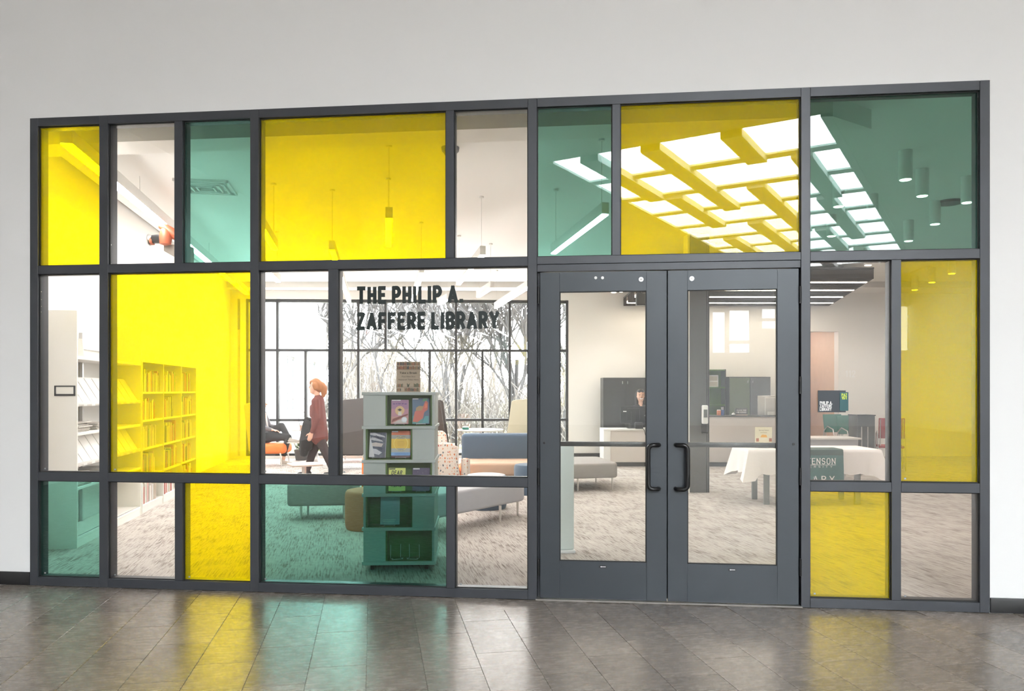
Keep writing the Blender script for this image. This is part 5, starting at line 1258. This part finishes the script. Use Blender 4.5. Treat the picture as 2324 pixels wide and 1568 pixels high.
hair = [[(hx+.02, 0, hz+.075, .085), (hx+.055, 0, hz+.04, .092), (hx+.075, 0, hz-.03, .080)], [(hx-.045, 0, hz+.085, .045), (hx-.075, 0, hz+.065, .028)], [(hx+.02, .055, hz+.03, .058), (hx+.03, .068, hz-.03, .040)], [(hx+.02, -.055, hz+.03, .058), (hx+.03, -.068, hz-.03, .040)],
        [(hx+.13, 0, hz+.035, .055), (hx+.165, 0, hz-.02, .062), (hx+.165, 0, hz-.10, .055), (hx+.15, 0, hz-.17, .035)]]
blob('hair', hair, 'hair_auburn', wk, .010)
for s in (-1, 1):
    mk('eye', MB().lathe([(.001, -.008), (.008, -.005), (.009, 0), (.008, .005), (.001, .008)], 10), 'eye_dark', wk, loc=(hx-.078, s*.036, hz+.012), smooth=60)
    mk('eyebrow', MB().tube([(hx-.079, s*.020, hz+.036), (hx-.076, s*.050, hz+.036)], .005, 6), 'hair_auburn', wk)
mk('mouth', MB().tube([(hx-.086, -.022, hz-.052), (hx-.096, 0, hz-.053), (hx-.086, .022, hz-.052)], .006, 6), 'lip', wk, smooth=60)
for (x, y, z, a) in ((.32, -.09, .03, R(38)), (-.20, .09, .0, 0)):
    sh_ = blob('shoe', [[(x+.04, y, z+.05, .044), (x-.05, y, z+.042 - math.sin(a)*.03, .042), (x-.15, y, z+.034 - math.sin(a)*.02, .034)], [(x+.02, y, z+.09, .040)]], 'cloth_black', wk, .010)
coat = [[(-.20, .10, 1.00, .05), (-.20, .02, .92, .07), (-.19, 0, .74, .085), (-.21, 0, .56, .090), (-.24, .02, .42, .075)], [(-.12, .10, .98, .05), (-.12, .02, .90, .07), (-.12, .0, .72, .08), (-.15, .0, .54, .08)], [(-.26, .16, .96, .04), (-.27, .10, .80, .05), (-.29, .08, .60, .05), (-.30, .05, .46, .04)]]
ct = frame_thing('coat', 'black coat hanging from the walking woman\'s arm', 'coat', (719-CXP)/F*13.95, 13.95)
blob('fabric', coat, 'cloth_black', ct, .012); mk('collar', MB().tube([(-.27, .14, 1.0), (-.20, .08, 1.055), (-.12, .08, 1.03)], .022, 8), 'cloth_black', ct, smooth=60)
# --- seated reader (faces +x)
sp = frame_thing('person', 'seated reader in black leggings and grey sneakers with one knee crossed', 'person', -5.02, 16.1)
hd_ = (-.20, 0, 1.28)
body = [[(-.22, 0, 1.33, .088), (-.20, 0, 1.27, .085), (-.175, 0, 1.21, .06)], [(-.105, 0, 1.275, .018), (-.09, 0, 1.255, .014)], [(-.21, .078, 1.27, .02)], [(-.21, -.078, 1.27, .02)], [(-.22, 0, 1.22, .05), (-.24, 0, 1.10, .055)],
        [(-.22, 0, 1.02, .12), (-.18, 0, .62, .12)], [(-.12, 0, .55, .11), (.10, -.08, .60, .085)],
        [(-.10, -.09, .58, .085), (.38, -.10, .58, .06), (.30, -.10, .36, .05), (.28, -.10, .12, .036)], [(-.10, .09, .60, .085), (.20, .04, .80, .062), (.36, -.06, .60, .048), (.42, -.10, .52, .036)]]
body += [[(-.22, -.19, 1.04, .052), (-.12, -.24, .80, .04), (.06, -.16, .74, .03)]] + hand((.07, -.155, .74), (1, .2, -.2), (0, 0, -1)) + [[(-.22, .19, 1.04, .052), (-.12, .24, .80, .04), (.06, .16, .78, .03)]] + hand((.07, .155, .78), (1, -.2, -.2), (0, 0, -1))
blob('body', body, 'skin', sp, .0105, 3)
blob('top', [[(-.22, -.07, 1.05, .10), (-.20, -.05, .80, .125), (-.17, -.06, .60, .13)], [(-.22, .07, 1.05, .10), (-.20, .05, .80, .125), (-.17, .06, .60, .13)], [(-.22, -.19, 1.05, .068), (-.12, -.245, .80, .056), (.02, -.18, .75, .044)], [(-.22, .19, 1.05, .068), (-.12, .245, .80, .056), (.02, .18, .79, .044)]], 'cloth_grey', sp, .012)
blob('leggings', [[(-.15, -.08, .58, .125), (.10, -.10, .59, .098), (.38, -.10, .585, .072), (.33, -.10, .40, .064), (.29, -.10, .22, .050)], [(-.15, .08, .60, .125), (.05, .06, .72, .100), (.20, .03, .81, .078), (.30, -.03, .68, .064), (.40, -.09, .55, .050)]], 'cloth_black', sp, .012)
blob('hair', [[(-.24, 0, 1.36, .085), (-.27, 0, 1.28, .085), (-.29, 0, 1.16, .07)], [(-.17, 0, 1.385, .045)]], 'hair_auburn', sp, .010)
for s in (-1, 1): mk('eye', MB().lathe([(.001, -.008), (.009, 0), (.001, .008)], 10), 'eye_dark', sp, loc=(-.118, s*.034, 1.29), smooth=60)
mk('mouth', MB().tube([(-.112, -.02, 1.225), (-.104, 0, 1.224), (-.112, .02, 1.225)], .006, 6), 'lip', sp)
for (x, y, z) in ((.28, -.10, .0), (.42, -.12, .46)):
    s_ = blob('sneaker', [[(x-.03, y, z+.055, .045), (x+.06, y, z+.05, .045), (x+.16, y, z+.04, .036)], [(x-.01, y, z+.10, .042)]], 'shoe_grey', sp, .010)
    mk('sole', MB().box(x-.07, x+.19, y-.042, y+.042, z, z+.022), 'white_rubber', s_, bev=.01)
# --- receptionist (faces the camera, -y)
rcx, rcz = (1454-CXP)/F*16.75, 16.75
rc = frame_thing('person', 'smiling receptionist with long dark hair behind the black monitor', 'person', rcx, rcz)
hz = 1.43
body = [[(0, .01, hz+.05, .090), (0, 0, hz, .086), (0, -.012, hz-.055, .070), (0, -.02, hz-.088, .050)], [(0, -.086, hz-.005, .014), (0, -.098, hz-.022, .015)], [(-.035, -.06, hz-.03, .03)], [(.035, -.06, hz-.03, .03)], [(.08, .01, hz-.01, .02)], [(-.08, .01, hz-.01, .02)],
        [(0, .01, hz-.06, .052), (0, .02, 1.25, .055)], [(0, .02, 1.12, .13), (0, .02, .62, .13)], [(-.1, .0, .52, .10), (-.10, -.38, .50, .07), (-.10, -.40, .10, .05)], [(.1, .0, .52, .10), (.10, -.38, .50, .07), (.10, -.40, .10, .05)]]
body += [[(-.18, .02, 1.15, .055), (-.24, -.05, .90, .042), (-.14, -.27, .80, .032)]] + hand((-.135, -.28, .795), (.2, -1, 0), (0, 0, -1)) + [[(.18, .02, 1.15, .055), (.24, -.05, .90, .042), (.14, -.27, .80, .032)]] + hand((.135, -.28, .795), (-.2, -1, 0), (0, 0, -1))
blob('body', body, 'skin_tan', rc, .0095, 3)
blob('top', [[(-.08, .02, 1.16, .11), (-.07, .02, .85, .13), (-.07, .02, .60, .14)], [(.08, .02, 1.16, .11), (.07, .02, .85, .13), (.07, .02, .60, .14)], [(-.18, .02, 1.16, .072), (-.24, -.05, .90, .058), (-.16, -.22, .84, .046)], [(.18, .02, 1.16, .072), (.24, -.05, .90, .058), (.16, -.22, .84, .046)]], 'cloth_black', rc, .012)
blob('trousers', [[(-.1, .0, .52, .115), (-.10, -.38, .50, .085), (-.10, -.40, .12, .062)], [(.1, .0, .52, .115), (.10, -.38, .50, .085), (.10, -.40, .12, .062)]], 'cloth_black', rc, .014)
blob('hair', [[(0, .03, hz+.075, .090), (0, .055, hz, .09), (0, .07, hz-.12, .085), (0, .08, hz-.26, .07)], [(-.075, .03, hz+.05, .045), (-.095, .03, hz-.05, .034), (-.10, -.01, hz-.2, .04)], [(.075, .03, hz+.05, .045), (.095, .03, hz-.05, .034), (.10, -.01, hz-.2, .04)], [(-.03, -.045, hz+.105, .035)], [(.03, -.045, hz+.105, .035)]], 'hair_black', rc, .010)
for s in (-1, 1):
    mk('eye', MB().lathe([(.001, -.006), (.010, 0), (.001, .006)], 10), 'eye_dark', rc, loc=(s*.034, -.079, hz+.012), smooth=60)
    mk('eyebrow', MB().tube([(s*.018, -.085, hz+.036), (s*.052, -.074, hz+.034)], .004, 6), 'hair_black', rc)
mk('mouth', MB().tube([(-.032, -.076, hz-.046), (-.014, -.087, hz-.056), (.014, -.087, hz-.056), (.032, -.076, hz-.046)], .007, 6), 'white_print', rc, smooth=60)
for s in (-1, 1): blob('shoe', [[(s*.10, -.38, .045, .042), (s*.10, -.50, .035, .034)]], 'cloth_black', rc, .012)
t = frame_thing('office_chair', 'black office chair under the receptionist', 'chair', rcx, rcz)
mk('seat', MB().box(-.24, .24, -.22, .24, .36, .42), 'cabinet_dark', t, bev=.025, seg=3); mk('backrest', MB().box(-.22, .22, .22, .27, .55, 1.05), 'cabinet_dark', t, bev=.02, seg=3)
mk('back_post', MB().box(-.03, .03, .24, .26, .38, .60), 'black_metal', t, smooth=0); mk('gas_post', MB().tube([(0, 0, .06), (0, 0, .37)], .025, 10), 'black_metal', t)
for k in range(5): mk('base_leg', MB().tube([(0, 0, .08), (.26*math.cos(k*1.2566), .26*math.sin(k*1.2566), .03)], [.03, .03], 8), 'black_metal', t)
